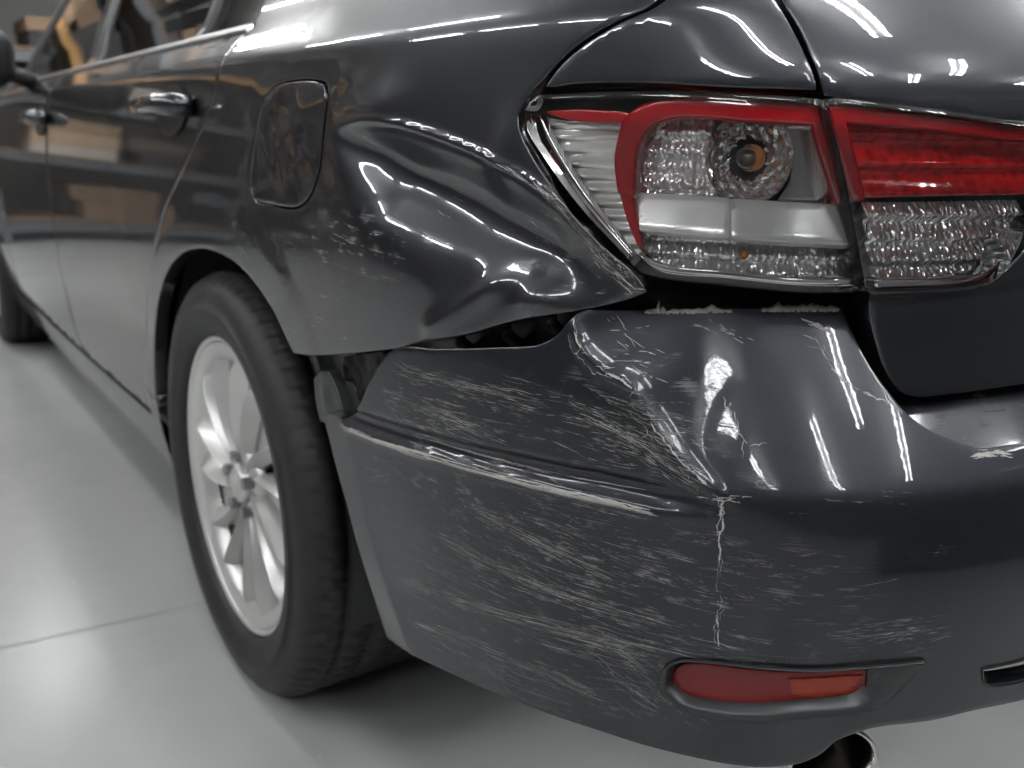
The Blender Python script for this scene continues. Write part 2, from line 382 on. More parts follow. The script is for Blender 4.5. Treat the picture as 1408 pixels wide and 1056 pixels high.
def panel(name, S, outline, mat, parent, holes=(), h=.0045, off=0.0, disp=None, flange=.012, r=.0014, scuff=None, ucoarse=None, sharp=42):
    loops = [rounded(outline, True, h, sharp)]+[rounded(o, True, h, sharp) for o in holes]
    lo, hi = loops[0].min(0), loops[0].max(0)
    us = np.arange(lo[0]+h/2, hi[0], h)
    if ucoarse is not None:
        us = np.concatenate([us[us < ucoarse], np.arange(ucoarse, hi[0], h*5)]); 
    gu, gz = np.meshgrid(us, np.arange(lo[1]+h/2, hi[1], h), indexing='ij'); g = np.stack([gu.ravel(), gz.ravel()], -1)
    ok = inside(g, loops[0])
    for o in loops[1:]: ok &= ~inside(g, o)
    g = g[ok]
    for l in loops:
        d, _, _ = pdist(g, l, True); g = g[d > h*.55]
    pts = []; edges = []
    for l in loops:
        s = len(pts); pts += [Vector((float(a), float(b))) for a, b in l]; edges += [(s+i, s+(i+1) % len(l)) for i in range(len(l))]
    nb = len(pts); pts += [Vector((float(a), float(b))) for a, b in g]
    vo, eo, fo, _, _, _ = delaunay_2d_cdt(pts, edges, [], 0, 1e-7)
    q = np.array([tuple(v) for v in vo]); T = np.array([f for f in fo if len(f) == 3])
    cen = q[T].mean(1); ok = inside(cen, loops[0])
    for o in loops[1:]: ok &= ~inside(cen, o)
    T = T[ok]
    a = q[T]; cr = (a[:, 1, 0]-a[:, 0, 0])*(a[:, 2, 1]-a[:, 0, 1])-(a[:, 1, 1]-a[:, 0, 1])*(a[:, 2, 0]-a[:, 0, 0]); T[cr < 0] = T[cr < 0][:, ::-1]
    D = (lambda qq: off+(disp(qq) if disp else 0.0))
    pos = lambda qq: S(qq[:, 0], qq[:, 1], D(qq))
    def nrm(qq):
        e = 2e-4; du = pos(qq+[e, 0])-pos(qq-[e, 0]); dz = pos(qq+[0, e])-pos(qq-[0, e]); n = np.cross(du, dz)
        return n/np.linalg.norm(n, axis=1)[:, None]
    V = list(pos(q)); UV = list(q); SCF = list(scuff(q)) if scuff else None; F = [tuple(t) for t in T]
    # rolled edge and flange round every loop
    cnt = {}
    for t in T:
        for i in range(3):
            e = (t[i], t[(i+1) % 3]); cnt[e] = 1
    bd = {e[0]: e[1] for e in cnt if (e[1], e[0]) not in cnt}
    seen = set()
    for st in list(bd):
        if st in seen: continue
        loop = [st]; seen.add(st); c = bd[st]
        while c != st and c not in seen and c in bd: loop.append(c); seen.add(c); c = bd[c]
        if len(loop) < 6: continue
        lq = q[loop]; P = pos(lq); n = nrm(lq); t = np.roll(P, -1, 0)-np.roll(P, 1, 0); t /= np.maximum(1e-9, np.linalg.norm(t, axis=1))[:, None]
        ot = np.cross(t, n); prev = loop
        for a_ in (35, 65, 90, None):
            if a_ is None: Q = P+ot*r-n*(flange+r)
            else: ra = math.radians(a_); Q = P+ot*r*math.sin(ra)-n*r*(1-math.cos(ra))
            s = len(V); V += list(Q); UV += list(lq)
            if SCF is not None: SCF += [0.0]*len(loop)
            cur = list(range(s, s+len(loop)))
            for i in range(len(loop)):
                j = (i+1) % len(loop); F.append((prev[j], prev[i], cur[i], cur[j]))
            prev = cur
    o = mesh(name, V, F, mat, parent, True, UV, SCF)
    o.data['n'] = len(V)
    return o, pos, nrm
def clip(items, out, holes=()):
    A = np.concatenate([np.asarray(l) for l, _ in items]); ok = inside(A, out)
    for h_ in holes: ok &= ~inside(A, h_)
    r = []; k = 0
    for l, w_ in items:
        if ok[k:k+len(l)].all(): r.append((l, w_))
        k += len(l)
    return r
def strokes(name, pos, items, mat, parent, lift=.0003):
    """thin raised slivers lying on a panel: items are (polyline (u,z), width)"""
    Q = []; W = []; S = []
    for ln, wd in items:
        ln = np.asarray(ln, float); k = len(ln); t = np.gradient(ln, axis=0); t /= np.maximum(1e-9, np.linalg.norm(t, axis=1))[:, None]
        n = np.stack([-t[:, 1], t[:, 0]], -1)
        wv = (np.asarray(wd) if np.ndim(wd) else wd*np.sin(np.linspace(.12, PI-.12, k))**.6*RNG.uniform(.55, 1.3, k))[:, None]
        S.append((len(Q) if not Q else sum(len(a) for a in Q), k)); Q.append(np.concatenate([ln+n*wv/2, ln-n*wv/2]))
    base = 0; F = []
    for (s, k), a in zip(S, Q):
        for i in range(k-1): F.append((base+i, base+k+i, base+k+i+1, base+i+1))
        base += 2*k
    q = np.concatenate(Q); 
    e = 2e-4; P = pos(q); n = np.cross(pos(q+[e, 0])-pos(q-[e, 0]), pos(q+[0, e])-pos(q-[0, e])); n /= np.linalg.norm(n, axis=1)[:, None]
    o = mesh(name, P+n*lift, F, mat, parent, False); o['kind'] = 'stuff'
    return o
def gauss(q, c, r, rot=0):
    d = q-np.asarray(c); a, b = d[:, 0]*math.cos(rot)+d[:, 1]*math.sin(rot), -d[:, 0]*math.sin(rot)+d[:, 1]*math.cos(rot)
    return np.exp(-(a/r[0])**2-(b/r[1])**2)
def wobble(q, s, seed):
    g = np.random.default_rng(seed); v = 0
    for i in range(7):
        k = g.uniform(.5, 1.6, 2)*s*g.choice([-1, 1], 2); v = v+np.sin(q[:, 0]*k[0]+q[:, 1]*k[1]+g.uniform(0, 6))
    return v/7

# ------------------------------------------------------------------ setting
def quad_obj(name, pts, mat, kind='structure', label=None):
    o = mesh(name, pts, [tuple(range(len(pts)))], mat, None, False); return tag(o, label, None, None, kind)
X0, X1, Y0, Y1, ZC = -7.0, 6.0, -7.0, 9.0, 3.6
quad_obj('floor', [(X0, Y0, 0), (X1, Y0, 0), (X1, Y1, 0), (X0, Y1, 0)], M['floor'], label='pale grey glossy epoxy workshop floor')
quad_obj('ceiling', [(X0, Y0, ZC), (X0, Y1, ZC), (X1, Y1, ZC), (X1, Y0, ZC)], M['ceil'], label='grey workshop ceiling')
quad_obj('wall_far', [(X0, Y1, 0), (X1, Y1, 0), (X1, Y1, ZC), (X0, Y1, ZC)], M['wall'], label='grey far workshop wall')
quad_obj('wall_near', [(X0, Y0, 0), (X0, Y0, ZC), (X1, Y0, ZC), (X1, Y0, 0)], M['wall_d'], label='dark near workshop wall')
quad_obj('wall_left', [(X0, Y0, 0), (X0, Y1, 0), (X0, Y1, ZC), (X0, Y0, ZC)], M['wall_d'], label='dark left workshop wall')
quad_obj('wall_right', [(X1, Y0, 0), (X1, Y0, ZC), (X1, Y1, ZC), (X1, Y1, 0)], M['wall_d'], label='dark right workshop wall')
# sawn joint across the floor
def ground(px):
    d = FW+RT*(px[0]-704)/CP['f']-UP*(px[1]-528)/CP['f']; k = -CP['loc'][2]/d[2]; return CP['loc']+d*k
ja, jb = ground((0, 892)), ground((280, 830)); jd = (jb-ja); jd /= np.linalg.norm(jd)
jn = np.array([-jd[1], jd[0], 0]); a_, b_ = ja-jd*4, jb+jd*5
quad_obj('floor_joint', [tuple(p+(0, 0, .002)) for p in (a_-jn*.0012, b_-jn*.0012, b_+jn*.0012, a_+jn*.0012)], M['joint'], label='thin dark sawn joint across the pale floor')

def fixture(x, y, first=[]):
    if not first:
        r = empty('ceiling_light', (x, y, ZC), 'white twin tube fluorescent light fixed to the workshop ceiling', 'ceiling light', 'ceiling lights above the car')
        bm = bmesh.new(); add_box(bm, (0, 0, -.20), (.085, 1.5, .06)); bm_obj('lamp_housing', bm, M['fix'], r)
        for s in (-1, 1):
            bm = bmesh.new(); add_box(bm, (s*.07, 0, -.245), (.045, 1.42, .03)); bm_obj('fluorescent_tube', bm, M['tube'], r)
        for s in (-1, 1):
            bm = bmesh.new(); add_box(bm, (0, s*.6, -.09), (.02, .02, .18)); bm_obj('hanger', bm, M['fix'], r)
        first.append(r); return r
    r = first[0].copy(); COL.objects.link(r); r.location = (x, y, ZC)
    for ch in first[0].children:
        c = ch.copy(); COL.objects.link(c); c.parent = r
    return r
for x, ys in ((-4.4, (-3.4, -1.4, .6, 2.6, 4.6)), (-1.7, (-4.4, -2.2, 2.6, 4.6)), (-.5, (-3.4,)), (1.0, (-3.2,)), (.35, (-4.6, -1.2, .6, 2.4, 4.2)), (2.6, (-4.6, -1.2, .6, 2.4, 4.2))):  # lone rear fixtures and the rear left pair are added to brighten lamps and wheel
    for y in ys: fixture(x, y)
fixture(-.5, 6.0)

# pallet rack of boxes at the far end, seen past the front of the car and mirrored in its doors
RY = 6.6
rack = empty('storage_rack', (-2.2, RY, 0), 'tall pallet rack of cartons with an orange beam beyond the front of the car', 'storage rack')
def rack_part(name, c, s, mat):
    bm = bmesh.new(); add_box(bm, (c[0]+2.2, c[1]-RY, c[2]), s); return bm_obj(name, bm, mat, rack, bevel=.004)
for x in (-5.2, -3.2, -1.2, .8):
    for y in (RY-.45, RY+.45): rack_part('upright', (x, y, 1.5), (.09, .07, 3.0), M['upright'])
LV = (.12, .72, 1.32, 1.95, 2.55)
for z in LV:
    for x in (-4.2, -2.2, -.2):
        rack_part('beam', (x, RY-.45, z), (1.9, .05, .07), M['orange'] if z == 1.95 else M['upright']); rack_part('beam', (x, RY+.45, z), (1.9, .05, .07), M['upright'])
        rack_part('shelf_board', (x, RY, z+.055), (1.9, .86, .02), M['card'][1])
g = random.Random(3)
for z in LV:
    x = -5.1
    while x < .7:
        wd = g.uniform(.4, 1.0); top = z+.066; n = g.choice([2, 3, 3])
        if min(abs(x+wd/2-q) for q in (-5.2, -3.2, -1.2, .8)) > wd/2+.06:
            for _ in range(n):
                hh = g.uniform(.06, .19); w2 = wd*g.uniform(.75, 1)
                if top+hh > z+.5: break
                bm = bmesh.new(); add_box(bm, (0, 0, hh/2), (w2, .6, hh)); add_box(bm, (0, 0, hh+.001), (.06, .602, .004))
                o = bm_obj('carton', bm, M['card'][g.choice([0, 0, 1, 1, 1, 2, 3, 3, 4, 5])]); o.location = (x+wd/2+g.uniform(-.03, .03), RY-.05+g.uniform(-.05, .03), top); top += hh+.005
                tag(o, 'blurred flat carton stacked on the far pallet rack', 'carton', 'cartons stacked on the far rack')
        x += wd*.6+.04 if n == 0 else wd+.03

cab = empty('shading_tool_cabinet', (.35, -2.45, 0), 'dark grey steel tool cabinet on castors added unseen behind the car to shade the floor and bumper', 'tool cabinet')  # unseen cabinet added to shade the floor and darken the bumper's reflection
bm = bmesh.new(); add_box(bm, (0, 0, .70), (2.3, .55, 1.2)); bm_obj('cabinet_body', bm, M['upright'], cab, bevel=.008)
for i in range(3):
    for k in range(5):
        bm = bmesh.new(); add_box(bm, (-.75+.75*i, .282, .24+.235*k), (.72, .022, .215)); dw = bm_obj('drawer', bm, M['upright'], cab, bevel=.004)
        bm = bmesh.new(); add_box(bm, (-.75+.75*i, .302, .31+.235*k), (.6, .02, .018)); bm_obj('handle', bm, M['steel'], dw)
for x in (-1.05, 1.05):
    for y in (-.2, .2):
        bm = bmesh.new(); bmesh.ops.create_cone(bm, cap_ends=True, segments=16, radius1=.05, radius2=.05, depth=.04, matrix=Matrix.Translation((x, y, .05)) @ Matrix.Rotation(PI/2, 4, 'Y')); bm_obj('castor', bm, M['rubber'], cab, True)
# ------------------------------------------------------------------ the car
CAR = empty('damaged_car', (0, 0, 0), 'dark graphite saloon car with crumpled left rear quarter and scraped bumper', 'car')
B = lambda pts, d=0.0: onto(pts, BODY, d)
Q = lambda pts, d=0.0: onto(pts, BUMP, d)

# black sheet inside the panels, added so every gap looks dark
def shell():
    us = np.concatenate([np.linspace(-3.3, -.5, 40), np.linspace(-.5, 3.0, 150)]); zs = np.linspace(.24, .93, 26)
    U, Z = np.meshgrid(us, zs, indexing='ij'); P = BODY(U.ravel(), Z.ravel(), -.075); n, k = len(us), len(zs)
    F = []
    for i in range(n-1):
        for j in range(k-1):
            c = P[[i*k+j, (i+1)*k+j+1]].mean(0)
            if c[0] < 0 and math.hypot(c[1], c[2]-.34) < .40: continue
            if us[i] > .45 and zs[j] < .37: continue
            if c[0] < 0 and math.hypot(c[1]-2.93, c[2]-.34) < .40: continue
            F.append((i*k+j, (i+1)*k+j, (i+1)*k+j+1, i*k+j+1))
    o = mesh('dark_gap_shell', P, F, M['matte'], CAR)
    bm = bmesh.new(); add_box(bm, (0, 1.3, .26), (1.3, 3.4, .06)); bm_obj('underbody', bm, M['matte'], CAR)
shell()
def well(cy, name='wheel_arch_liner'):
    n = 40; V = []; F = []
    for i in range(n+1):
        a = math.radians(-6+200*i/n)
        for x, r in ((-.845, .375), (-.60, .385), (-.60, .05)):
            V.append((x, cy+r*math.cos(a), .34+r*math.sin(a)))
    for i in range(n):
        for j in range(2): F.append((i*3+j, i*3+j+1, i*3+j+4, i*3+j+3))
    mesh(name, V, F, M['black'], CAR)
well(0)
well(2.93)

# --- rear quarter panel with its dents
GAPL = [(200, 528), (203, 470), (206, 420), (212, 360), (222, 310), (235, 270), (262, 212), (285, 160), (300, 108), (318, 70), (345, 40), (362, 8), (375, -40)]
ARCH = [(405, 484), (398, 470), (378, 427), (352, 388), (327, 361), (302, 346), (276, 340), (250, 348), (231, 372), (219, 410), (214, 455), (213, 500), (215, 545)]
RIGHT = [(945, -50), (895, 4), (850, 25), (800, 54), (768, 82), (745, 108), (722, 134), (712, 156), (714, 178), (728, 213), (745, 240), (770, 272), (800, 310), (840, 350), (868, 375), (887, 400)]
BOTQ = [(868, 408), (800, 424), (745, 433), (700, 441), (640, 458), (590, 468), (540, 478), (480, 484), (432, 487)]
quarter_out = B(RIGHT+BOTQ+ARCH+GAPL)
fuel_px = [(380, 116), (396, 109), (432, 107), (449, 113), (453, 130), (447, 180), (440, 235), (430, 268), (415, 286), (400, 290), (372, 284), (350, 277), (343, 256), (347, 210), (359, 150)]
fuel_out = B(fuel_px)
SC_A = B([(452, 196), (472, 172), (520, 170), (580, 184), (660, 215), (740, 262), (810, 325), (866, 386), (800, 402), (720, 385), (650, 360), (570, 345), (500, 300), (465, 250)])
RID_A = B([(455, 185), (475, 171), (520, 168), (580, 182), (660, 213), (740, 259), (800, 310)])
VAL_A = B([(480, 200), (540, 235), (610, 275), (690, 320), (780, 370), (850, 395)])
BUL_A = B([(430, 120), (500, 110), (560, 130), (580, 155), (560, 166), (500, 160)])
RID_B = B([(575, 468), (630, 425), (690, 385), (720, 378)])
ARC = B(ARCH)
RID_A = B([(470, 172), (520, 168), (580, 182), (660, 213), (740, 259), (810, 322), (872, 394)])
_o = B([(640, 290), (650, 290), (640, 300)]); _Ji = np.linalg.inv(np.stack([(_o[1]-_o[0])/10, (_o[2]-_o[0])/10], -1)); _ca, _sa = math.cos(.485), math.sin(.485)
def fold_frame(q):
    x = (q-_o[0])@_Ji.T; return np.stack([x[:, 0]*_ca+x[:, 1]*_sa, x[:, 0]*_sa-x[:, 1]*_ca], -1)
_f = fold_frame(RID_A); RB_F = nspline(_f[:, 0], _f[:, 1]); FA0, FA1 = _f[0, 0], _f[-1, 0]
DENT = nspline([0, .35, .7, 1.0, 1.25, 1.55, 1.95, 2.35, 2.8, 3.3, 9], [0, .36, .70, .90, .92, .74, .36, .12, .02, 0, 0])
def dq(q):
    d = np.zeros(len(q))
    ab = fold_frame(q); a, b = ab[:, 0], ab[:, 1]; p = (RB_F(a)-b)                     # how far below the folded ridge
    env = sstep(FA0-30, FA0+75, a)*sstep(FA1+5, FA1-110, a); pv = 20+48*sstep(FA0-20, FA0+150, a)*sstep(FA1+60, FA1-190, a)
    d -= .00072*.62*pv*env*DENT(softplus(p, .7)/pv)
    d += .0030*np.exp(-(p/6.5)**2)*sstep(FA0-40, FA0+60, a)*sstep(FA1+20, FA1-80, a)
    d += .0050*gauss(q, B_C['loop'], (.050, .022), .15)
    d += .0040*gauss(q, B_C['dimple'], (.016, .03), -.3)
    d += .009*gauss(q, B_C['knob'], (.024, .017), .3)
    d -= .004*gauss(q, B_C['pit'], (.03, .03), .0)
    r, t, s = pdist(q, rounded(RID_B, False)); d += .004*np.exp(-(r/.010)**2)*sstep(0, .2, t)
    d += .0022*wobble(q, 70, 3)*gauss(q, B_C['fuel'], (.09, .07))
    d += .0009*wobble(q, 80, 5)*gauss(q, B_C['fuel2'], (.06, .035))
    d += .0006*wobble(q, 110, 9)*gauss(q, B_C['edge'], (.03, .05))
    ra, t, s = pdist(q, ARC); d += .0016*sstep(.080, .045, ra)      # flared lip round the wheel arch
    return d
_c = B([(515, 150), (690, 208), (742, 408), (640, 400), (400, 190), (470, 120), (800, 330)])
B_C = dict(zip(['loop', 'dimple', 'knob', 'pit', 'fuel', 'fuel2', 'edge'], _c))
SQ = B([(470, 340), (840, 350), (430, 440), (780, 290), (330, 350)])
def sq(q):
    return np.clip(.8*gauss(q, SQ[0], (.10, .03))+1.0*gauss(q, SQ[1], (.05, .05))+.55*gauss(q, SQ[2], (.08, .05))+.4*gauss(q, SQ[4], (.06, .05)), 0, 1)
quarter, qpos, qn = panel('rear_quarter_panel', BODY, quarter_out, M['paint'], CAR, [fuel_out], h=.004, disp=dq, scuff=sq, flange=.02)
quarter['label'] = 'crumpled rear quarter panel with a deep crease'
cf = fuel_out.mean(0); fin = fuel_out-(fuel_out-cf)/np.linalg.norm(fuel_out-cf, axis=1)[:, None]*.0052
fd, fpos, _ = panel('fuel_door', BODY, fin, M['paint'], quarter, h=.004, disp=lambda q: dq(q)+.001, scuff=sq, r=.001)
# --- panel over the lamp and boot lid
corner_out = B([(752, 118), (772, 92), (806, 63), (852, 34), (903, 11), (930, -10), (962, -50), (1036, -50), (1064, 0), (1082, 30), (1102, 70), (1117, 105), (1121, 121), (1000, 117), (880, 111), (800, 112)])
panel('lamp_corner_panel', BODY, corner_out, M['paint'], CAR, h=.005, flange=.02)
lid = B([(1072, -50), (1080, 0), (1100, 35), (1120, 80), (1136, 129), (1200, 139), (1300, 153), (1400, 168)])
ue = lid[-1, 0]; UC = CH[15]
lid_out = np.concatenate([lid, [(ue+.15, lid[-1, 1]-.01), (UC, lid[-1, 1]-.02), (2*UC-ue, lid[-1, 1]-.01), (2*UC-lid[4, 0], lid[4, 1]), (2*UC-lid[0, 0], lid[0, 1]), (2*UC-lid[0, 0]-.04, 1.02), (lid[0, 0]+.04, 1.02)]])
panel('boot_lid', BODY, lid_out, M['paint'], CAR, h=.005, flange=.03, ucoarse=ue+.1)
# lower boot face
low = onto([(1198, 403), (1310, 396), (1345, 392), (1375, 380), (1408, 348)], BODY, -.006)
low2 = onto([(1408, 526), (1340, 536), (1290, 542), (1262, 544), (1240, 536), (1218, 505), (1205, 465), (1198, 430)], BODY, -.006)
low_out = np.concatenate([low, [(low[-1, 0]+.03, low[-1, 1]+.04), (UC, .80), (UC+.3, .80), (UC+.3, low2[0, 1]), (UC, low2[0, 1])], low2])
panel('boot_lower_face', BODY, low_out, M['paint'], CAR, h=.006, off=-.006, flange=.02, ucoarse=low[-1, 0]+.05)

# --- rear bumper
topb = [(437, 574), (452, 571), (470, 577), (492, 562), (512, 520), (540, 483), (600, 482), (690, 480), (742, 476), (766, 463), (785, 441), (801, 430), (840, 433), (880, 436), (1000, 437), (1100, 438), (1188, 437),
        (1200, 470), (1216, 507), (1240, 547), (1266, 580), (1300, 604), (1340, 617), (1372, 621), (1406, 617)]
botb = [(1406, 962), (1340, 976), (1280, 990), (1215, 998), (1190, 1003), (1150, 1018), (1125, 1038), (1095, 1050), (1040, 1054), (960, 1042), (880, 1022), (800, 996), (700, 960), (620, 925), (560, 897), (524, 880), (500, 805), (470, 700), (452, 640)]
tb, bb = Q(topb), Q(botb)
bump_out = np.concatenate([tb, [(UC, tb[-1, 1]-.01), (2*UC-tb[-1, 0], tb[-1, 1]), (2*UC-tb[16, 0], tb[16, 1]), (2*UC-tb[6, 0], tb[6, 1]), (2*UC-bb[-4, 0], bb[-4, 1]), (2*UC-bb[0, 0], bb[0, 1]), (UC, bb[0, 1])], bb])
lamp_px = [(924, 944), (930, 922), (948, 914), (985, 916), (1040, 923), (1100, 926), (1160, 923), (1210, 921), (1196, 946), (1175, 962), (1110, 968), (1040, 973), (990, 970), (945, 961)]
bez_px = [(907, 945), (913, 918), (935, 907), (985, 909), (1040, 915), (1110, 919), (1190, 915), (1272, 907), (1240, 945), (1204, 974), (1110, 984), (1030, 990), (975, 984), (925, 967)]
slot_px = [(1350, 920), (1420, 906), (1420, 936), (1362, 943), (1352, 938)]
bez_out = Q(bez_px); slot_out = Q(slot_px)
slot_out = np.concatenate([slot_out[:1], [(UC+.2, slot_out[1, 1]), (UC+.2, slot_out[2, 1])], slot_out[3:]])
RB = Q([(788, 428), (792, 455), (800, 478), (830, 508), (864, 528), (890, 572), (930, 625), (992, 684)])
CR = Q([(992, 685), (1060, 690), (1150, 691), (1260, 684), (1408, 668)])
CL = Q([(468, 582), (520, 603), (620, 634), (720, 660), (820, 682), (908, 703), (992, 714)])
FL = Q([(462, 560), (470, 578), (488, 640), (510, 740), (532, 810), (560, 890)])
VC = Q([(992, 684), (990, 760), (986, 890)])
def db(q):
    d = np.zeros(len(q))
    zc = np.interp(q[:, 0], CR[:, 0], CR[:, 1])
    up_ = softplus(q[:, 1]-zc-.002, .0022)
    r, t, s = pdist(q, rounded(RB, False, .003)); side = np.where((s > 0), r, -r)        # to the right of the folded ridge
    fo = softplus(side, .0022)
    k = 1/(1/np.maximum(.30*up_, 1e-5)**3+1/np.maximum(.62*fo, 1e-5)**3)**(1/3)
    d -= np.where(up_ > 0, k, 0)
    d += .0038*np.exp(-(r/.005)**2)*sstep(0, .1, t)
    # channel below the waistline on the flank
    zl = np.interp(q[:, 0], CL[:, 0], CL[:, 1]); on = sstep(CL[0, 0]-.005, CL[0, 0]+.02, q[:, 0])*sstep(CL[-1, 0]+.01, CL[-1, 0]-.05, q[:, 0])
    d += on*(-.005*sstep(.023, .017, q[:, 1]-zl)*sstep(.002, .009, q[:, 1]-zl) + .004*np.exp(-((q[:, 1]-zl+.001)/.005)**2))
    r, t, s = pdist(q, VC); d -= .0022*np.exp(-(r/.005)**2)
    d += .0009*wobble(q, 45, 21)*gauss(q, BC['mid'], (.07, .05))
    d += .0006*wobble(q, 90, 22)*gauss(q, BC['top'], (.09, .03))
    d -= .004*gauss(q, BC['mid2'], (.03, .05), .2)
    r, t, s = pdist(q, FL); d -= .12*softplus(np.where(s < 0, r, -r), .0012)*sstep(-.02, .0, CL[0, 1]-q[:, 1])
    d += .0012*wobble(q, 60, 23)*gauss(q, BC['flank'], (.15, .08))
    return d
BC = dict(zip(['mid', 'top', 'mid2', 'flank'], Q([(950, 560), (1000, 470), (960, 540), (720, 800)])))
SB = Q([(640, 560), (860, 580), (760, 770), (930, 850), (1010, 800), (1230, 875), (700, 920), (900, 930), (560, 700), (650, 690), (560, 560)])
def sb(q):
    w_ = [(.07, .03, 1.0), (.05, .04, 1.1), (.11, .07, 1.0), (.07, .05, .9), (.08, .05, .45), (.03, .018, .8), (.12, .03, .7), (.09, .02, .9), (.08, .05, .35), (.09, .025, 1.1), (.04, .03, .8)]
    v = 0
    for c, (a, b, s) in zip(SB, w_): v = v+s*gauss(q, c, (a, b))
    return np.clip(.65*v, 0, 1)
bumper, bpos, bn = panel('rear_bumper', BUMP, bump_out, M['paint_worn_dim'], CAR, [bez_out, slot_out], h=.0038, disp=db, scuff=sb, flange=.014, ucoarse=tb[-1, 0]+.06)
bumper['label'] = 'scraped and dented rear bumper torn from its mounts'
# reflector lamp in the bumper
def ring(name, S, out, inn, d0, d1, mat, parent, h=.004):
    a = rounded(out, True, h); m = len(a); b0 = rounded(inn, True, .002)
    L = lambda P: np.concatenate([[0], np.cumsum(np.linalg.norm(np.diff(np.vstack([P, P[:1]]), axis=0), axis=1))])
    def res(P, k): l = L(P); PP = np.vstack([P, P[:1]]); x = np.linspace(0, l[-1], k, endpoint=False); return np.stack([np.interp(x, l, PP[:, 0]), np.interp(x, l, PP[:, 1])], -1)
    a, b0 = res(a, m), res(b0, m); j = np.argmin(((b0-a[0])**2).sum(1)); b0 = np.roll(b0, -j, 0)
    V = []; rings = [(0, -.004), (0, d0*.6), (.08, d0), (.5, d0*.5+d1*.5), (.9, d1), (1, d1-.004)]
    for f, d in rings:
        q = a*(1-f)+b0*f; V += list(S(q[:, 0], q[:, 1], d))
    F = []
    for k in range(len(rings)-1):
        for i in range(m): j = (i+1) % m; F.append((k*m+i, k*m+j, (k+1)*m+j, (k+1)*m+i))
    return mesh(name, V, F, mat, parent)
bez = ring('reflector_bezel', BUMP, bez_out, Q(lamp_px), .004, -.008, M['bezel'], bumper)
panel('red_reflector', BUMP, onto(lamp_px, BUMP, -.008), M['reflex'], bumper, h=.004, off=-.008, flange=.006)
tail = onto([(1195, 921), (1266, 909), (1238, 940), (1204, 968), (1172, 972), (1192, 948)], BUMP, -.006)
panel('bezel_insert', BUMP, tail, M['trim'], bumper, h=.005, off=-.006, flange=.006)
org = onto([(1085, 935), (1150, 932), (1186, 930), (1172, 950), (1130, 958), (1090, 955)], BUMP, -.0065)
panel('amber_reflector', BUMP, org, M['reflex_o'], bumper, h=.004, off=-.0066, flange=.003, r=.0006)
_zc = slot_out[:, 1].mean()
ring('slot_shade_ring', BUMP, slot_out, np.stack([slot_out[:, 0]+np.array([.006]+[-.006]*2+[.006]*2), _zc+(slot_out[:, 1]-_zc)*.72], -1), .0016, -.010, M['trim'], bumper)  # dark ring added to hide the slot edge that catches floor light
sl = slot_out.copy()
panel('vent_mesh', BUMP, [(sl[0, 0]-.01, sl[0, 1]+.01), (UC+.21, sl[1, 1]+.01), (UC+.21, sl[2, 1]-.01), (sl[-1, 0]-.01, sl[-1, 1]-.01)], M['black'], bumper, h=.01, off=-.03, flange=.002)
# ledge on top of the bumper, under the boot
led = onto([(1246, 552), (1300, 556), (1360, 550), (1408, 541)], BUMP, -.035)
led2 = onto([(1408, 640), (1372, 640), (1330, 630), (1290, 612), (1262, 590)], BUMP, -.035)
led_out = np.concatenate([led, [(UC, led[-1, 1]), (UC, led2[0, 1])], led2])
lz = led2[0, 1]
panel('bumper_step', BUMP, led_out, M['paint'], CAR, h=.005, off=-.03, disp=lambda q: -.5*softplus(q[:, 1]-lz, .004), scuff=lambda q: .9*gauss(q, led2.mean(0)+[.02, .02], (.06, .02)), ucoarse=led[-1, 0]+.05)

# --- tail lamps
out_px = [(723, 152), (736, 138), (762, 135), (930, 131), (1129, 142), (1150, 215), (1166, 290), (1186, 396), (1100, 396), (1000, 386), (905, 376), (884, 370), (858, 342), (800, 280), (752, 216), (728, 178)]
def lamp_panel(name, px, mat, parent, d, h=.0045, flange=.006, r=.001, disp=None):
    o, p, n = panel(name, BODY, onto(px, BODY, d), mat, parent, h=h, off=d, flange=flange, r=r, disp=disp); return o, p
lampA, _ = lamp_panel('tail_lamp', out_px, M['black'], CAR, -.046, h=.01)
lampA['label'] = 'outer tail lamp with clear lens and red surround'
lamp_panel('clear_lens', out_px, M['clear'], lampA, .003, h=.006, flange=.03, r=.004)
saw = lambda pitch, sl: (lambda q: -sl*pitch*np.abs(np.mod(q[:, 1]/pitch, 1)*1.25-np.where(np.mod(q[:, 1]/pitch, 1) > .8, (np.mod(q[:, 1]/pitch, 1)-.8)*6.25, 0)))
lean = lambda z0, sl: (lambda q: -sl*(q[:, 1]-z0))
rib = lambda k, a: (lambda q: a*np.sin(q[:, 1]*k))
lamp_panel('ribbed_side_reflector', [(742, 160), (760, 165), (858, 172), (848, 200), (852, 262), (880, 345), (872, 352), (800, 262), (756, 190)], M['chrome_rib'], lampA, -.02, h=.0022, disp=saw(.0095, .6))
lamp_panel('side_trim_strip', [(728, 158), (742, 160), (756, 190), (800, 262), (872, 352), (866, 352), (795, 272), (745, 205)], M['chrome'], lampA, -.012, h=.004)
lamp_panel('red_side_strip', [(752, 154), (800, 152), (862, 156), (858, 168), (790, 164)], M['red'], lampA, -.012)
band = [(858, 168), (880, 150), (935, 137), (1040, 141), (1128, 149), (1144, 215), (1163, 278), (1154, 278), (1136, 222), (1122, 168), (1040, 163), (925, 158), (890, 172), (874, 195), (868, 235), (868, 267), (852, 262), (848, 215)]
lamp_panel('red_surround', band, M['red'], lampA, -.010, h=.004, flange=.02, r=.003)
lamp_panel('surround_tail', [(852, 262), (868, 267), (874, 300), (882, 345), (866, 310)], M['red'], lampA, -.012, h=.004)
lamp_panel('faceted_reflector', [(872, 200), (890, 176), (925, 161), (985, 163), (976, 190), (976, 240), (988, 272), (868, 265)], M['chrome_cell'], lampA, -.026, h=.0022, disp=saw(.012, .55))
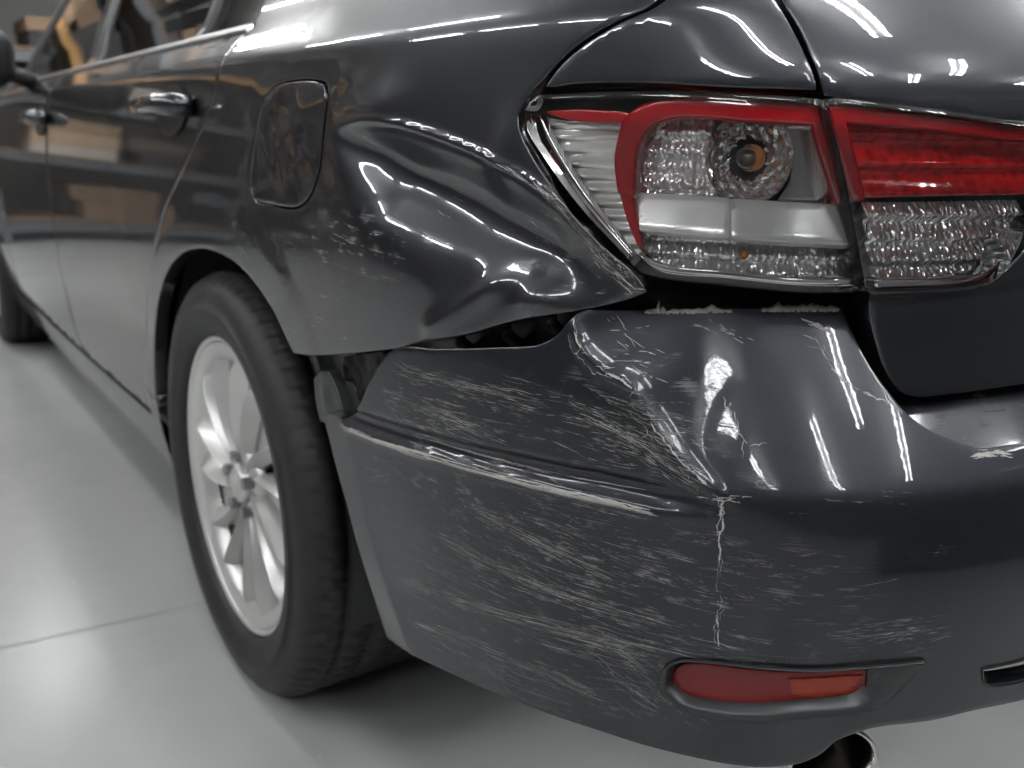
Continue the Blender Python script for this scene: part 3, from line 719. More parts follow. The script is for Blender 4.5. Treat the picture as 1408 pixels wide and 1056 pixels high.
lamp_panel('smooth_reflector', [(1074, 166), (1120, 170), (1134, 222), (1150, 282), (1070, 276), (1086, 252), (1091, 218), (1086, 186)], M['chrome_dark'], lampA, -.03, h=.004)
lamp_panel('light_bar', [(1006, 275), (1160, 284), (1168, 332), (1080, 328), (1006, 322)], M['diffuser'], lampA, -.020, h=.004, r=.002, disp=lean(.795, .38))
lamp_panel('light_bar', [(864, 266), (985, 273), (1000, 274), (1000, 322), (975, 320), (878, 311)], M['diffuser'], lampA, -.021, h=.004, r=.002, disp=lean(.795, .36))
lamp_panel('lower_reflector', [(880, 314), (975, 323), (1080, 331), (1167, 335), (1171, 384), (1100, 384), (1000, 374), (910, 364), (886, 350)], M['chrome_cell'], lampA, -.026, h=.0022, disp=saw(.013, .55))
lamp_panel('chrome_edge', [(878, 352), (910, 365), (1000, 375), (1100, 385), (1173, 385), (1174, 392), (1100, 391), (1000, 381), (905, 371)], M['chrome'], lampA, -.012, h=.004)
# bowl round the bulb
def bowl(cx, rpx, d, name, parent):
    c = onto([cx], BODY, d)[0]; e = onto([(cx[0]+rpx, cx[1])], BODY, d)[0]; R_ = np.linalg.norm(e-c); x, y, nx, ny = plan(c[0])
    n = np.array([float(nx), float(ny), 0]); t = np.array([-float(ny), float(nx), 0]); z = np.array([0, 0, 1.]); O = BODY(c[0], c[1], d)
    V = []; F = []; UV = []; ks = 14; ns = 40
    for i in range(ks+1):
        rr = R_*(.02+.98*i/ks); dep = -.028*(1-(rr/R_)**2)
        for j in range(ns):
            a = 2*PI*j/ns; fac = 1+.03*math.cos(a*20)*(i % 2)
            V.append(O+t*rr*math.cos(a)*fac+z*rr*math.sin(a)*fac*1.08+n*(dep+.0012*math.cos(8*a)*(1 if i % 3 else -1))); UV.append((rr*math.cos(a), rr*math.sin(a)))
    for i in range(ks):
        for j in range(ns): k2 = (j+1) % ns; F.append((i*ns+j, i*ns+k2, (i+1)*ns+k2, (i+1)*ns+j))
    mesh(name, V, F, M['chrome_bowl'], parent, False, UV)
    return O, n, t, z, R_
O, n_, t_, z_, R_ = bowl((1030, 218), 54, -.024, 'bulb_bowl', lampA)
def bulb(O, n, r, parent, mat):
    bm = bmesh.new(); bmesh.ops.create_uvsphere(bm, u_segments=20, v_segments=12, radius=r)
    for v in bm.verts: v.co.z *= 1.3
    rot = Vector(n).to_track_quat('Z', 'Y').to_matrix().to_4x4()
    bmesh.ops.transform(bm, matrix=Matrix.Translation(O) @ rot, verts=bm.verts); bm_obj('bulb', bm, mat, parent, True)
bulb(O+n_*(-.016), n_, .0085, lampA, M['bulbglass'])
bulb(O+n_*(-.021)+t_*.003, n_, .0105, lampA, M['amber'])
c2 = onto([(1022, 350)], BODY, -.03)[0]; x_, y_, a2, b2 = plan(c2[0]); bulb(BODY(c2[0], c2[1], -.0285), (float(a2), float(b2), 0), .0036, lampA, M['amber'])
# inner lamp on the boot lid
inn_px = [(1139, 140), (1230, 150), (1330, 163), (1408, 174)]
ip = onto(inn_px, BODY, .003); ib = onto([(1408, 312), (1398, 340), (1372, 380), (1335, 393), (1260, 398), (1202, 401), (1193, 380), (1178, 290), (1158, 205)], BODY, .003)
UE = ip[-1, 0]
lampB, _, _ = panel('tail_lamp', BODY, np.concatenate([ip, [(UE+.10, ip[-1, 1]-.004), (UE+.10, .80)], ib]), M['black'], CAR, h=.01, off=-.045)
lampB['label'] = 'inner tail lamp with red upper half on the boot lid'
panel('clear_lens', BODY, np.concatenate([ip, [(UE+.10, ip[-1, 1]-.004), (UE+.10, .80)], ib]), M['clear'], lampB, h=.006, off=.003, flange=.03, r=.004)
def lampb_panel(name, px, mat, d, ext=None, **k):
    q = onto(px, BODY, d)
    if ext: i, j = ext; q = np.concatenate([q[:i+1], [(q[i, 0]+.09, q[i, 1]-.003), (q[j, 0]+.09, q[j, 1])], q[j:]])
    panel(name, BODY, q, mat, lampB, off=d, **k)
lampb_panel('red_reflector_panel', [(1160, 165), (1250, 172), (1408, 190), (1408, 268), (1300, 270), (1190, 274), (1178, 232)], M['red_cell'], -.022, (2, 3), h=.0025, disp=saw(.02, .5))
lampb_panel('red_surround', [(1143, 146), (1230, 155), (1330, 168), (1408, 179), (1408, 190), (1250, 172), (1160, 165), (1178, 232), (1188, 274), (1176, 274), (1158, 205)], M['red'], -.008, (3, 4), h=.004, r=.002, flange=.02)
lampb_panel('clear_reflector', [(1193, 280), (1300, 279), (1408, 276), (1404, 310), (1392, 340), (1366, 374), (1320, 385), (1207, 389), (1198, 335)], M['chrome_cell'], -.024, None, h=.0025, disp=saw(.016, .55))
lampb_panel('chrome_edge', [(1204, 386), (1320, 383), (1368, 370), (1398, 330), (1403, 334), (1372, 377), (1324, 390), (1206, 394)], M['chrome'], -.008, None, h=.004)

# --- doors and the front of the flank (further forward, out of focus)
gl = B(GAPL); gl = gl[np.argsort(gl[:, 1])]
YD = -1.20                                                        # u of the gap between the two doors
dr = gl[(gl[:, 1] > .30)]-[.006, 0]; dr[0, 1] = .345
zt = .962
edge = dr[dr[:, 1] < zt-.005]
rdoor_out = np.concatenate([[(edge[0, 0], .315)], edge, [(float(np.interp(zt, dr[:, 1], dr[:, 0])), zt)], [(YD, zt+.004), (YD-.01, .8), (YD, .6), (YD+.02, .34), (YD+.05, .302)]])
rdoor, rpos, _ = panel('rear_door', BODY, rdoor_out, M['paint'], CAR, h=.012, flange=.02, r=.003)
fdoor_out = np.array([(YD+.042, .302), (YD+.012, .34), (YD-.008, .6), (YD-.018, .8), (YD-.008, zt+.004), (-2.2, zt-.01), (-2.28, .8), (-2.26, .45), (-2.2, .30)])
fdoor, fpos2, _ = panel('front_door', BODY, fdoor_out, M['paint'], CAR, h=.014, flange=.02, r=.003)
a = np.radians(np.linspace(8, 172, 22)); farch = np.stack([-2.93+.345*np.cos(a), .33+.345*np.sin(a)], -1)
fend_out = np.concatenate([[(-2.208, .30)], [(-2.268, .45), (-2.288, .8), (-2.21, zt-.012), (-2.6, .93), (-3.1, .86), (-3.5, .78), (-3.6, .45), (-3.5, .30)], [p for p in farch[::-1]], [(-2.56, .30)]])
panel('front_wing', BODY, fend_out, M['paint'], CAR, h=.016, flange=.02, r=.003)
al_ = B([(216, 548), (221, 575), (230, 610), (241, 644)])
ro = np.concatenate([al_, [(gl[0, 0]+.02, .208), (YD, .205), (-2.54, .22), (-2.54, .288), (YD, .293), (gl[0, 0]-.012, .306), (gl[0, 0]-.004, .335)], B([(201, 531)])])
panel('sill_panel', BODY, ro, M['paint'], CAR, h=.014, off=.002, flange=.04, r=.006)
# waist moulding, glass, pillars
def strip(name, u0, u1, z0, z1, d, mat, parent, lean=0, n=40, thick=.012):
    us = np.linspace(u0, u1, n); V = []; F = []
    prof = [(z0, d-thick), (z0, d-.002), (z0+.002, d), (z1-.002, d), (z1, d-.002), (z1, d-thick)]
    for u in us:
        for z, k in prof: V.append(BODY(u, z, k))
    m = len(prof)
    for i in range(n-1):
        for j in range(m-1): F.append((i*m+j, (i+1)*m+j, (i+1)*m+j+1, i*m+j+1))
    return mesh(name, V, F, mat, parent)
ug = float(np.interp(zt, gl[:, 1], gl[:, 0]))
strip('waist_moulding', YD+.003, ug-.004, zt+.001, zt+.014, .004, M['steel'], rdoor)
strip('waist_moulding', -2.2, YD-.012, zt+.001, zt+.014, .004, M['steel'], fdoor)
def glass(name, u0, u1, parent, top=1.42, s0=0, s1=0):
    V = []; F = []; us = np.linspace(0, 1, 16); zs = np.linspace(zt+.01, top, 14)
    for t in us:
        for z in zs:
            f = (z-zt)/(top-zt); V.append(BODY(u0+(u1-u0)*t+(s0*(1-t)+s1*t)*f, z, -.022))
    for i in range(15):
        for j in range(13): F.append((i*14+j, (i+1)*14+j, (i+1)*14+j+1, i*14+j+1))
    return mesh(name, V, F, M['glass'], parent)
def pillar(name, u0, u1, s, mat, parent, top=1.42, d=-.012, w=None):
    V = []; F = []; zs = np.linspace(zt-.002, top, 14)
    for z in zs:
        f = (z-zt)/(top-zt)
        for u, k in ((u0, d-.03), (u0, d), (u1, d), (u1, d-.03)): V.append(BODY(u+s*f, z, k))
    for i in range(13):
        for j in range(3): F.append((i*4+j, i*4+j+1, (i+1)*4+j+1, (i+1)*4+j))
    return mesh(name, V, F, mat, parent, False)
WT = lambda x: float(onto([(x, 118-.29*x)], BODY, -.015)[0, 0])
uB, uA, uR = WT(143), WT(33), WT(290)
_p = onto([(33, 104), (84, 2)], BODY, -.02); AL = float((_p[1, 0]-_p[0, 0])/(_p[1, 1]-_p[0, 1])*.46)
_p = onto([(145, 60), (160, 4)], BODY, -.02); BL = float((_p[1, 0]-_p[0, 0])/(_p[1, 1]-_p[0, 1])*.46)
glass('window', uB+.01, ug-.03, rdoor, s0=BL, s1=-.25)
glass('window', uA-.02, uB-.06, fdoor, s0=AL, s1=BL)
glass('window', -2.15, uA-.03, fdoor, s0=.55, s1=AL)
pillar('door_frame', uB-.012, uB+.02, BL, M['black'], rdoor)
pillar('door_frame', uB-.085, uB-.02, BL, M['paint'], fdoor)
pillar('window_bar', uA-.055, uA, AL, M['black'], fdoor)
pillar('quarter_glass_bar', uR-.02, uR+.005, -.10, M['trim'], rdoor)
pillar('window_frame', ug-.035, ug-.012, -.25, M['trim'], rdoor)
# rear pillar carried up from the quarter, roof and rear glass (outside the frame)
pu = np.linspace(ug, ug+.30, 10)
V = []; F = []; zs = np.linspace(.985, 1.42, 16)
for z in zs:
    f = (z-.985)/.435
    for k in range(10): V.append(BODY(ug+.004+(-.25*f)+(.46*(1-f)+.34*f)*k/9, z, -.004))
for i in range(15):
    for j in range(9): F.append((i*10+j, i*10+j+1, (i+1)*10+j+1, (i+1)*10+j))
mesh('rear_pillar', V, F, M['paint'], CAR)
V = []; F = []; ys = np.linspace(-.16, 1.62, 15); xs = np.linspace(-1, 1, 13)
for y in ys:
    for x in xs: V.append((.535*x, y, 1.418+.055*(1-x*x)*.6+.03*(1-((y-.75)/.95)**2)*(1-x**4)))
for i in range(14):
    for k in range(12): F.append((i*13+k, i*13+k+1, (i+1)*13+k+1, (i+1)*13+k))
mesh('roof', V, F, M['paint'], CAR)
def screen(name, y0, z0, x0, y1, z1, x1):
    V = []; F = []
    for i in range(9):
        f = i/8
        for k in range(11):
            c = -1+2*k/10; V.append(((x0+(x1-x0)*f)*c, y0+(y1-y0)*f+(.10*(1-c*c)*(1 if y1 > y0 else -1)), z0+(z1-z0)*f+.03*math.sin(PI*f)))
    for i in range(8):
        for k in range(10): F.append((i*11+k, i*11+k+1, (i+1)*11+k+1, (i+1)*11+k))
    mesh(name, V, F, M['glass'], CAR)
screen('rear_screen', -.15, 1.425, .50, -.60, 1.015, .66)
screen('windscreen', 1.60, 1.425, .50, 2.35, .98, .72)
mesh('cabin_lining', [(-.70, -.2, .93), (.70, -.2, .93), (.7, 2.2, .93), (-.7, 2.2, .93), (-.5, .3, 1.40), (.5, .3, 1.40), (.5, 1.6, 1.42), (-.5, 1.6, 1.42)], [(0, 1, 2, 3), (0, 1, 5, 4), (1, 2, 6, 5), (4, 5, 6, 7)], M['seat'], CAR, False)
# door handles: cup and grip
def handle(px, uw, parent, pos):
    c = B([px])[0]
    bm_pts = []; n = 16
    V = []; F = []
    for i in range(n):
        a = 2*PI*i/n
        for f, d in ((1.25, .0015), (1.0, .001), (.8, -.0), (.5, -.0), (.0, -.0)):
            V.append(BODY(c[0]+uw*.38*f*math.cos(a), c[1]-.004+.030*f*math.sin(a), d+.0012-(.0 if f > .9 else 0)))
    for i in range(n):
        j = (i+1) % n
        for k in range(4): F.append((i*5+k, j*5+k, j*5+k+1, i*5+k+1))
    h = tube('door_handle', [BODY(c[0]-uw*.62, c[1], .004), BODY(c[0]-uw*.5, c[1]+.002, .026), BODY(c[0]-uw*.1, c[1]+.004, .036), BODY(c[0]+uw*.3, c[1]+.004, .036), BODY(c[0]+uw*.55, c[1]+.002, .028), BODY(c[0]+uw*.66, c[1], .004)],
         [.011, .014, .014, .0145, .016, .014], M['paint'], parent, 14)
    mesh('handle_cup', V, F, M['trim'], parent)
handle((237, 148), .17, rdoor, rpos)
handle((57, 163), .17, fdoor, fpos2)
# wing mirror
bm = bmesh.new(); bmesh.ops.create_uvsphere(bm, u_segments=24, v_segments=16, radius=1)
for v in bm.verts:
    v.co = Vector((math.copysign(abs(v.co.x)**.7, v.co.x)*.12, math.copysign(abs(v.co.y)**.8, v.co.y)*.07, math.copysign(abs(v.co.z)**.7, v.co.z)*.085))
bmesh.ops.translate(bm, verts=bm.verts, vec=(-1.0, 1.60, 1.02))
mir = bm_obj('wing_mirror', bm, M['black'], CAR, True)
tube('mirror_arm', [(-.83, 1.64, .96), (-.88, 1.62, .975), (-.93, 1.60, 1.0)], .022, M['black'], mir)

# --- wheels
def wheel(cy, cx=-.868, first=[]):
    if first:
        src = first[0]; r = src.copy(); COL.objects.link(r); r.parent = CAR; r.location = (cx, cy, .322)
        for ch in src.children:
            c = ch.copy(); COL.objects.link(c); c.parent = r
        return r
    Rt, Rr = .322, .222
    barrel = [(.012, Rr-.012), (.004, Rr-.006), (0, Rr), (.003, Rr+.004), (.012, Rr+.004), (.02, Rr-.012), (.05, Rr-.03), (.19, Rr-.03), (.2, Rr+.004)]
    r = lathe([(.03, Rr-.004), (.012, Rr-.006), (.004, Rr-.003), (-.001, Rr+.002), (.001, Rr+.006), (.012, Rr+.006), (.03, Rr-.004), (.06, Rr-.03), (.19, Rr-.032), (.2, Rr)], 96, (0, 0, 0), 'wheel', M['alloy'], CAR)
    r.location = (cx, cy, Rt)
    # tyre: side wall, shoulder and tread blocks
    prof = [(.012, Rr+.004), (-.004, Rr+.008), (-.012, Rr+.02), (-.0125, Rr+.024), (-.0165, Rr+.03), (-.0185, Rr+.045), (-.0182, Rr+.05), (-.0165, Rr+.0505), (-.0155, Rr+.066), (-.011, Rr+.078), (-.004, Rr+.088), (.006, Rt-.006), (.014, Rt-.003)]
    tread = []
    x = .016; ribs = [.024, .034, .036, .034, .024]
    for i, wd in enumerate(ribs):
        tread += [(x, Rt-.0015), (x+wd*.5, Rt), (x+wd-.001, Rt-.0005)]
        if i < 4: tread += [(x+wd, Rt-.007), (x+wd+.008, Rt-.007)]
        x += wd+.009
    inner = [(x+.005, Rt-.006), (x+.02, Rt-.03), (x+.015, Rr+.01)]
    allp = prof+tread+inner; np_ = len(prof); N_ = 576
    def rf(j, a):
        if j < np_-3 or j >= len(allp)-2: return 0
        p = allp[j]; sh = int(p[0]*200) % 3; k = int((a/(2*PI)*N_+p[0]*180*(1 if sh else .6)))
        if p[1] < Rt-.0065 and j >= np_: return 0
        return (-.0032 if p[0] < .03 else -.0045) if k % 8 == 0 else 0
    lathe(allp, N_, (0, 0, 0), 'tyre', M['rubber'], r, rf)
    # fourteen swept blade spokes
    V = []; F = []; nr = 22; prof = [(-1, .030), (-1, .0125), (-.93, .010), (-.48, .0022), (-.42, .0), (-.34, .0010), (.55, .0085), (.95, .0115), (1, .014), (1, .030)]
    for i in range(nr+1):
        t = i/nr; rr = .030+(.217-.030)*t; th = .42*t-.10*t*t; hw = .0062+.0070*sstep(0, .55, t)+.009*sstep(.5, 1, t)
        base = .006+.007*float(sstep(.78, .97, t))+.010*(1-t)**2-.004*math.sin(PI*t); sc = 1.1+.75*math.sin(PI*min(1, t*.9+.05))
        for f, dp in prof:
            y, z = rr, f*hw
            V.append((base+dp*sc, y*math.cos(th)-z*math.sin(th), y*math.sin(th)+z*math.cos(th)))
    m = len(prof)
    for i in range(nr):
        for k in range(m-1): F.append((i*m+k, i*m+k+1, (i+1)*m+k+1, (i+1)*m+k))
    sp = mesh('spoke', V, F, M['alloy'], r); sp.data.set_sharp_from_angle(angle=math.radians(24))
    for k in range(1, 14):
        c = sp.copy(); COL.objects.link(c); c.rotation_euler = (2*PI*k/14+(.07 if k % 2 else 0), 0, 0)
    # rim flange the spokes run into, and filled pockets between each pair
    lathe([(.030, .186), (.012, .196), (.006, .205), (.004, .2175)], 96, (0, 0, 0), 'rim_flange', M['alloy'], r)
    V = []; F = []
    for i in range(nr+1):
        t = i/nr; rr = .035+(.205-.035)*t
        for k in range(7): th = .42*t-.10*t*t+math.radians(28)*k/6+.03; V.append((.030+.006*math.sin(PI*k/6), rr*math.cos(th), rr*math.sin(th)))
    for i in range(nr):
        for k in range(6): F.append((i*7+k, i*7+k+1, i*7+k+8, i*7+k+7))
    pk = mesh('spoke_pocket', V, F, M['alloy'], r)
    for k in range(1, 7):
        c = pk.copy(); COL.objects.link(c); c.rotation_euler = (4*PI*k/14, 0, 0)
    lathe([(.006, .0), (.005, .010), (.0065, .0105), (.007, .022), (.005, .023), (.007, .027), (.012, .030), (.03, .031)], 36, (0, 0, 0), 'hub_cap', M['alloy'], r)
    lathe([(.018, .028), (.018, .056), (.034, .06)], 48, (0, 0, 0), 'hub_face', M['alloy'], r)
    bm = bmesh.new(); bmesh.ops.create_cone(bm, cap_ends=True, segments=6, radius1=.0095, radius2=.0085, depth=.02)
    bmesh.ops.rotate(bm, verts=bm.verts, matrix=Matrix.Rotation(PI/2, 3, 'Y')); bmesh.ops.translate(bm, verts=bm.verts, vec=(.012, .043, .012))
    nut = bm_obj('lug_nut', bm, M['steel'], r)
    for k in range(1, 5):
        c = nut.copy(); COL.objects.link(c); c.rotation_euler = (2*PI*k/5, 0, 0)
    nut.rotation_euler = (0, 0, 0)
    lathe([(.075, .03), (.07, .14), (.075, .145), (.09, .145), (.095, .03)], 64, (0, 0, 0), 'brake_disc', M['disc'], r)
    lathe([(.15, .0), (.15, Rr-.03)], 48, (0, 0, 0), 'wheel_back', M['matte'], r)
    first.append(r); return r
wheel(0.0)
wheel(2.93)

# --- exhaust
ec = onto([(1146, 1050)], BUMP, -.014)[0]; eo = BUMP(ec[0], ec[1], -.014); x_, y_, enx, eny = plan(ec[0])
edir = np.array([-.55, -1.0, -.05]); edir /= np.linalg.norm(edir)
def pipe(O, d, name):
    d = Vector(d); a = d.cross(Vector((0, 0, 1))).normalized(); b = a.cross(d).normalized(); V = []; F = []; n = 40
    prof = [(-.25, .034), (-.03, .034), (-.004, .036), (.0, .037), (.002, .0355), (.0, .033), (-.02, .032), (-.20, .031)]
    for t, r in prof:
        for k in range(n):
            V.append(Vector(O)+d*t+(a*math.cos(2*PI*k/n)+b*math.sin(2*PI*k/n)*.92)*r)
    for i in range(len(prof)-1):
        for k in range(n): k2 = (k+1) % n; F.append((i*n+k, i*n+k2, (i+1)*n+k2, (i+1)*n+k))
    return mesh(name, V, F, M['pipe'], CAR)
pipe(eo, edir, 'exhaust_pipe')

# ------------------------------------------------------------------ scratches, gouges, painted ridge glints and torn plastic
def field(S, c, rad, n, dirpx, ln, wd, spread=.12, curl=.0, seed=0, d=0.0):
    """n scratches round a point of the panel, broken along parallel drag marks"""
    g = np.random.default_rng(seed+int(c[0]*7+c[1])); P = onto([c, (c[0]+6, c[1]), (c[0], c[1]+6)], S, d)
    J = np.stack([(P[1]-P[0])/6, (P[2]-P[0])/6], -1); out = []; a0 = math.atan2(dirpx[1], dirpx[0])
    while len(out) < n:
        o = g.normal(0, .55, 2)*rad; a = a0+g.normal(0, spread*.4); e = np.array([math.cos(a), math.sin(a)]); nn = np.array([-e[1], e[0]])
        T = g.uniform(2, 6)*ln[1]*.6; wide = g.exponential(1.2)+.3
        for _ in range(g.integers(3, 13)):
            L = min(ln[1]*1.8, ln[0]*.6+g.exponential((ln[1]-ln[0])*.38)); k = 6; x = np.linspace(-.5, .5, k)*L
            b = g.normal(0, spread*.35)+curl*g.normal()*np.linspace(-1, 1, k)
            p = o+e*g.uniform(-.5, .5)*T+nn*g.normal(0, wide)+x[:, None]*e+(x*b)[:, None]*nn+g.normal(0, .13, (k, 2))
            out.append((P[0]+p@J.T, (wd[0]+(wd[1]-wd[0])*g.beta(1, 2.6))*.62e-3))
    return out
def bundle(line, n, jit, ln, wd, seed=0):
    """n short jittered slivers lying along a traced line"""
    g = np.random.default_rng(seed+99); L = rounded(line, False, .002); out = []
    for _ in range(n):
        m = max(4, int(g.uniform(*ln)*len(L))); i = g.integers(0, max(1, len(L)-m)); k = L[i:i+m][::max(1, m//7)]
        out.append((k+g.normal(0, jit, 2)+g.normal(0, min(jit*.25, .00022), k.shape), g.uniform(*wd)*1e-3))
    return out
def crack(line, jit, wd, keep=.8, branch=6, seed=0, step=.0016):
    """one ragged crack along a traced line, broken in places, with short side cracks"""
    g = np.random.default_rng(seed+500); L = rounded(line, False, step); n = len(L); w_ = np.zeros(2); off = []
    for i in range(n): w_ = w_*.72+g.normal(0, jit, 2); off.append(w_.copy())
    L = L+np.array(off); out = []; i = 0
    while i < n-3:
        m = int(g.integers(4, 15)); seg = L[i:i+m+1]
        if len(seg) > 2 and g.random() < keep: out.append((seg, g.uniform(*wd)*1e-3*np.clip(g.normal(1, .35, len(seg)), .3, 1.8)*np.sin(np.linspace(.25, PI-.25, len(seg)))))
        i += m
    for _ in range(branch):
        p = L[g.integers(0, n)]; a = g.uniform(0, 2*PI); k = np.linspace(0, 1, 5)[:, None]*g.uniform(.004, .012)
        out.append((p+k*[math.cos(a), math.sin(a)]+g.normal(0, .0005, (5, 2)), g.uniform(.25, .6)*1e-3))
    return out
it = []
for c, rad, n, dr_, ln, wd, sprd in [
    ((650, 545), (110, 38), 190, (1, .26), (6, 28), (.25, .55), .2), ((590, 580), (55, 26), 110, (1, .42), (6, 26), (.3, .8), .3), ((850, 585), (70, 60), 260, (1, .32), (6, 34), (.25, .6), .16),
    ((900, 620), (50, 30), 120, (1, .35), (8, 34), (.3, .7), .2), ((740, 720), (110, 45), 420, (1, .42), (3, 14), (.2, .45), .15), ((800, 790), (140, 60), 420, (1, .36), (5, 30), (.22, .5), .14),
    ((700, 790), (120, 40), 160, (1, .42), (10, 60), (.22, .5), .08), ((850, 890), (75, 26), 260, (1, .24), (10, 70), (.25, .6), .10), ((890, 945), (45, 34), 150, (1, .72), (8, 40), (.25, .55), .16),
    ((1235, 872), (48, 18), 90, (1, -.16), (8, 40), (.25, .6), .08), ((1030, 820), (130, 110), 170, (1, .12), (5, 30), (.2, .4), .12), ((600, 810), (80, 40), 130, (1, .45), (6, 40), (.22, .5), .10),
    ((700, 925), (140, 40), 260, (1, .42), (6, 50), (.22, .45), .10), ((760, 830), (260, 130), 320, (1, .36), (4, 18), (.2, .4), .2), ((520, 640), (40, 30), 40, (1, .2), (4, 16), (.3, .6), .5),
    ((1180, 770), (130, 90), 60, (1, .05), (6, 26), (.2, .35), .1)]:
    it += field(BUMP, c, rad, int(n*1.05), dr_, ln, wd, sprd, .02)
for ln_, n in (([(545, 795), (640, 830), (760, 862), (850, 890), (905, 930)], 150), ([(630, 690), (720, 735), (800, 775), (870, 808)], 110), ([(600, 735), (760, 812), (860, 842), (960, 872)], 120),
                ([(560, 850), (660, 890), (760, 930), (860, 975)], 130), ([(560, 615), (680, 655), (800, 690), (890, 712)], 60), ([(790, 560), (850, 590), (920, 640), (975, 672)], 120), ([(520, 540), (600, 570), (700, 612)], 110), ([(540, 505), (640, 530), (760, 560)], 80), ([(1190, 884), (1235, 872), (1290, 862)], 40)):
    it += bundle(Q(ln_), n, .0042, (.02, .16), (.12, .42), n)+bundle(Q(ln_), n//8, .003, (.1, .35), (.2, .5), n+1)
it = clip(it, rounded(bump_out), [rounded(bez_out)])
strokes('faint_scratches', bpos, [t for i, t in enumerate(it) if (i*7919) % 10 < 7], M['scratch'], bumper)
strokes('bright_scratches', bpos, [(l, w_*.8) for i, (l, w_) in enumerate(it) if (i*7919) % 10 >= 7], M['scratch2'], bumper)
gl_ = [0, -.001]+Q([(468, 581), (520, 603), (620, 634), (720, 660), (820, 682), (908, 703)])
it = bundle(gl_, 46, .0014, (.06, .3), (.3, 1.0), 1)+bundle(gl_[:3], 30, .0017, (.1, .4), (.4, 1.5), 2)+bundle(gl_[3:], 36, .0013, (.1, .5), (.4, 1.6), 3)
it += crack(RB[1:], .0003, (.6, 1.8), .65, 2, 4)+crack(RB[1:]-[.007, .002], .0008, (.3, .7), .5, 4, 5)  # pale dashes paint the folded ridge's highlights along with its cracked paint
it += crack(VC, .0004, (.4, 1.1), .7, 0, 6)+crack(VC+[.0012, 0], .0006, (.2, .6), .5, 0, 7)+crack(VC-[.001, 0], .0006, (.2, .6), .5, 0, 9)+crack(VC[:2], .0006, (.5, 1.5), .8, 2, 8)
it += field(BUMP, (992, 684), (14, 7), 22, (1, .1), (5, 20), (.5, 1.3), .5)
it += crack(Q([(994, 555), (1002, 580), (1018, 605), (1038, 622)]), .0006, (.4, 1.1), .75, 5, 8)
it += bundle(Q([(1122, 452), (1150, 462), (1168, 470)]), 18, .0008, (.2, .5), (.4, 1.1), 9)+crack(Q([(1142, 475), (1160, 510), (1185, 540), (1215, 556), (1246, 560)]), .0005, (.5, 1.3), .8, 6, 10)
it += bundle(Q([(1340, 628), (1380, 626), (1404, 630)]), 18, .0012, (.2, .5), (.5, 1.6), 11)
for c in ((850, 462), (880, 488), (985, 460), (1010, 462), (870, 515)): it += field(BUMP, c, (16, 12), 9, (1, .5), (8, 26), (.4, 1.0), .6)
it += bundle(Q([(560, 604), (680, 640), (800, 668), (985, 700)])+[0, .004], 26, .0006, (.06, .2), (.25, .5), 12)
strokes('gouges_and_ridge_glints', bpos, clip(it, rounded(bump_out), [rounded(bez_out)]), M['gouge_glint'], bumper, .0005)
it = []
for c, rad, n, dr_, ln, wd, sprd, cu in [((840, 350), (36, 48), 300, (1, .9), (4, 16), (.25, .6), .6, .5), ((790, 290), (34, 28), 150, (1, .5), (5, 20), (.25, .6), .4, .4), ((450, 335), (60, 26), 60, (1, .2), (4, 14), (.3, .6), .5, .2),
    ((440, 440), (40, 24), 40, (1, .3), (4, 14), (.3, .6), .6, .2), ((350, 335), (40, 26), 40, (.7, 1), (4, 18), (.4, .9), .5, .2), ((600, 300), (60, 30), 14, (1, .6), (4, 16), (.2, .4), .4, .2), ((740, 320), (60, 40), 60, (1, .2), (3, 12), (.2, .4), .5, .3)]:
    it += field(BODY, c, rad, n, dr_, ln, wd, sprd, cu)
it += bundle(B([(742, 246), (775, 285), (812, 330), (850, 370), (880, 398)])-[.004, .002], 60, .002, (.04, .16), (.3, .9), 20)
it += bundle(B([(690, 222), (740, 254), (790, 290)]), 24, .0015, (.1, .3), (.3, .6), 21)
it = clip(it, rounded(quarter_out), [rounded(fuel_out)])
strokes('faint_scratches', qpos, [t for i, t in enumerate(it) if (i*7919) % 10 < 6], M['scratch'], quarter)
strokes('bright_scratches', qpos, [t for i, t in enumerate(it) if (i*7919) % 10 >= 6], M['scratch2'], quarter)
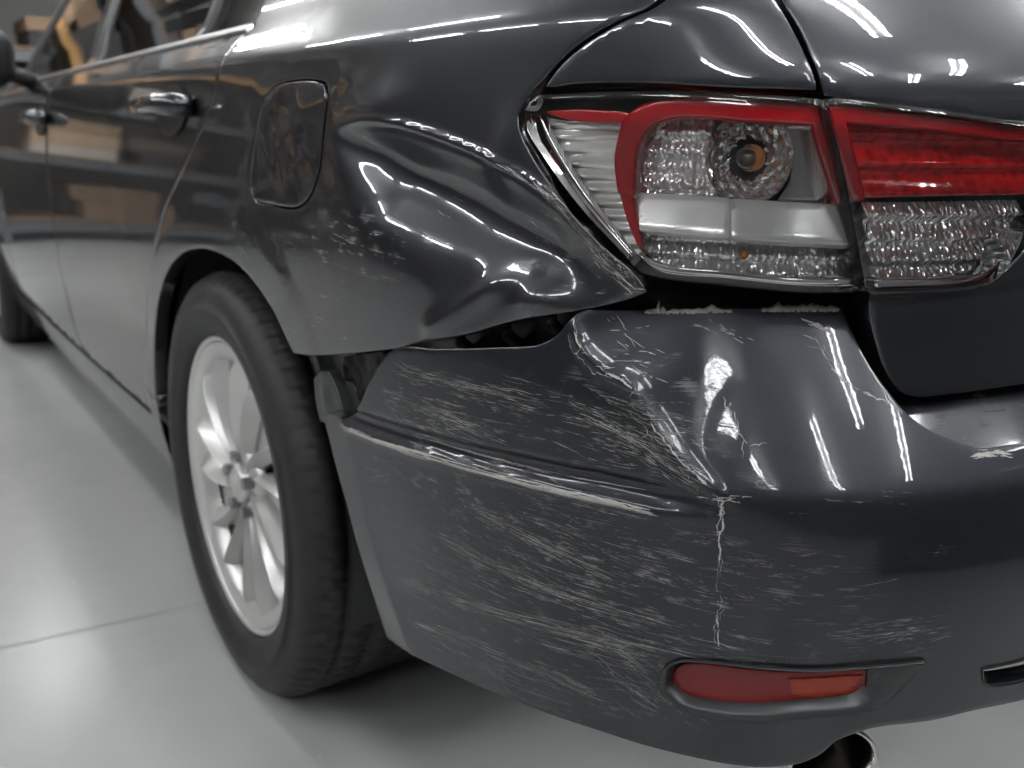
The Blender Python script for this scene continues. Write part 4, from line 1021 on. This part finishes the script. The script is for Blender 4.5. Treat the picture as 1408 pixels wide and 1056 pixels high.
# torn plastic along the top edge of the bumper
def torn(px0, px1, h, seed):
    a, b = Q([px0, px1]); g = np.random.default_rng(seed); n = 40; V = []; F = []
    hs = np.abs(g.normal(0, 1, n)); hs = np.convolve(np.pad(hs, 2, mode='edge'), [.2, .3, .3, .1, .1], 'valid')*h*np.sin(np.linspace(.1, PI-.1, n))
    for i in range(n):
        u, z = a+(b-a)*i/(n-1); k = float(bpos(np.array([[u, z]]))[0] @ np.array([0, 0, 0]))
        p = bpos(np.array([[u, z]]))[0]; x_, y_, nx, ny = plan(u); nn = np.array([float(nx), float(ny), 0])
        for dz, dn in ((-.003, .0006), (hs[i]*.6, .0012+g.normal(0, .0006)), (hs[i], -.002), (hs[i]*.4, -.006), (-.003, -.006)): V.append(p+nn*dn+np.array([0, 0, dz]))
    for i in range(n-1):
        for k in range(4): F.append((i*5+k, (i+1)*5+k, (i+1)*5+k+1, i*5+k+1))
    mesh('torn_edge', V, F, M['raw'], bumper)
torn((872, 436), (905, 437), .005, 1); torn((905, 437), (1010, 438), .003, 2); torn((1060, 438), (1186, 438), .006, 3)
# inner steel beam and clips behind the torn seam
bm_o = onto([(560, 470), (640, 452), (740, 432), (800, 424), (806, 440), (770, 466), (740, 480), (640, 492), (560, 496)], BODY, -.05)
beam = panel('bumper_beam', BODY, bm_o, M['bezel'], CAR, h=.006, off=-.05, disp=lambda q: .004*wobble(q, 60, 8), flange=.03, r=.003)[0]
for px in ((640, 468), (705, 460), (765, 444)):
    c_ = onto([px], BODY, -.04)[0]; tube('bumper_clip', [BODY(c_[0], c_[1]-.012, -.05), BODY(c_[0], c_[1], -.034), BODY(c_[0]+.004, c_[1]+.008, -.03)], [.005, .006, .004], M['black'], beam, 8)
# snapped mounting tab and bracket behind the gap
tab = onto([(432, 522), (441, 513), (452, 515), (462, 540), (472, 575), (466, 584), (440, 578), (434, 550)], BUMP, -.018)
panel('snapped_mount_tab', BUMP, tab, M['bezel'], CAR, h=.003, off=-.018, disp=lambda q: .004*gauss(q, tab.mean(0), (.012, .02)), flange=.012, r=.002)
br = onto([(470, 492), (520, 486), (545, 486), (520, 520), (498, 555), (488, 530), (474, 520)], BUMP, -.04)
panel('bumper_bracket', BUMP, br, M['black'], CAR, h=.004, off=-.04, disp=lambda q: .006*wobble(q, 160, 4), flange=.01)
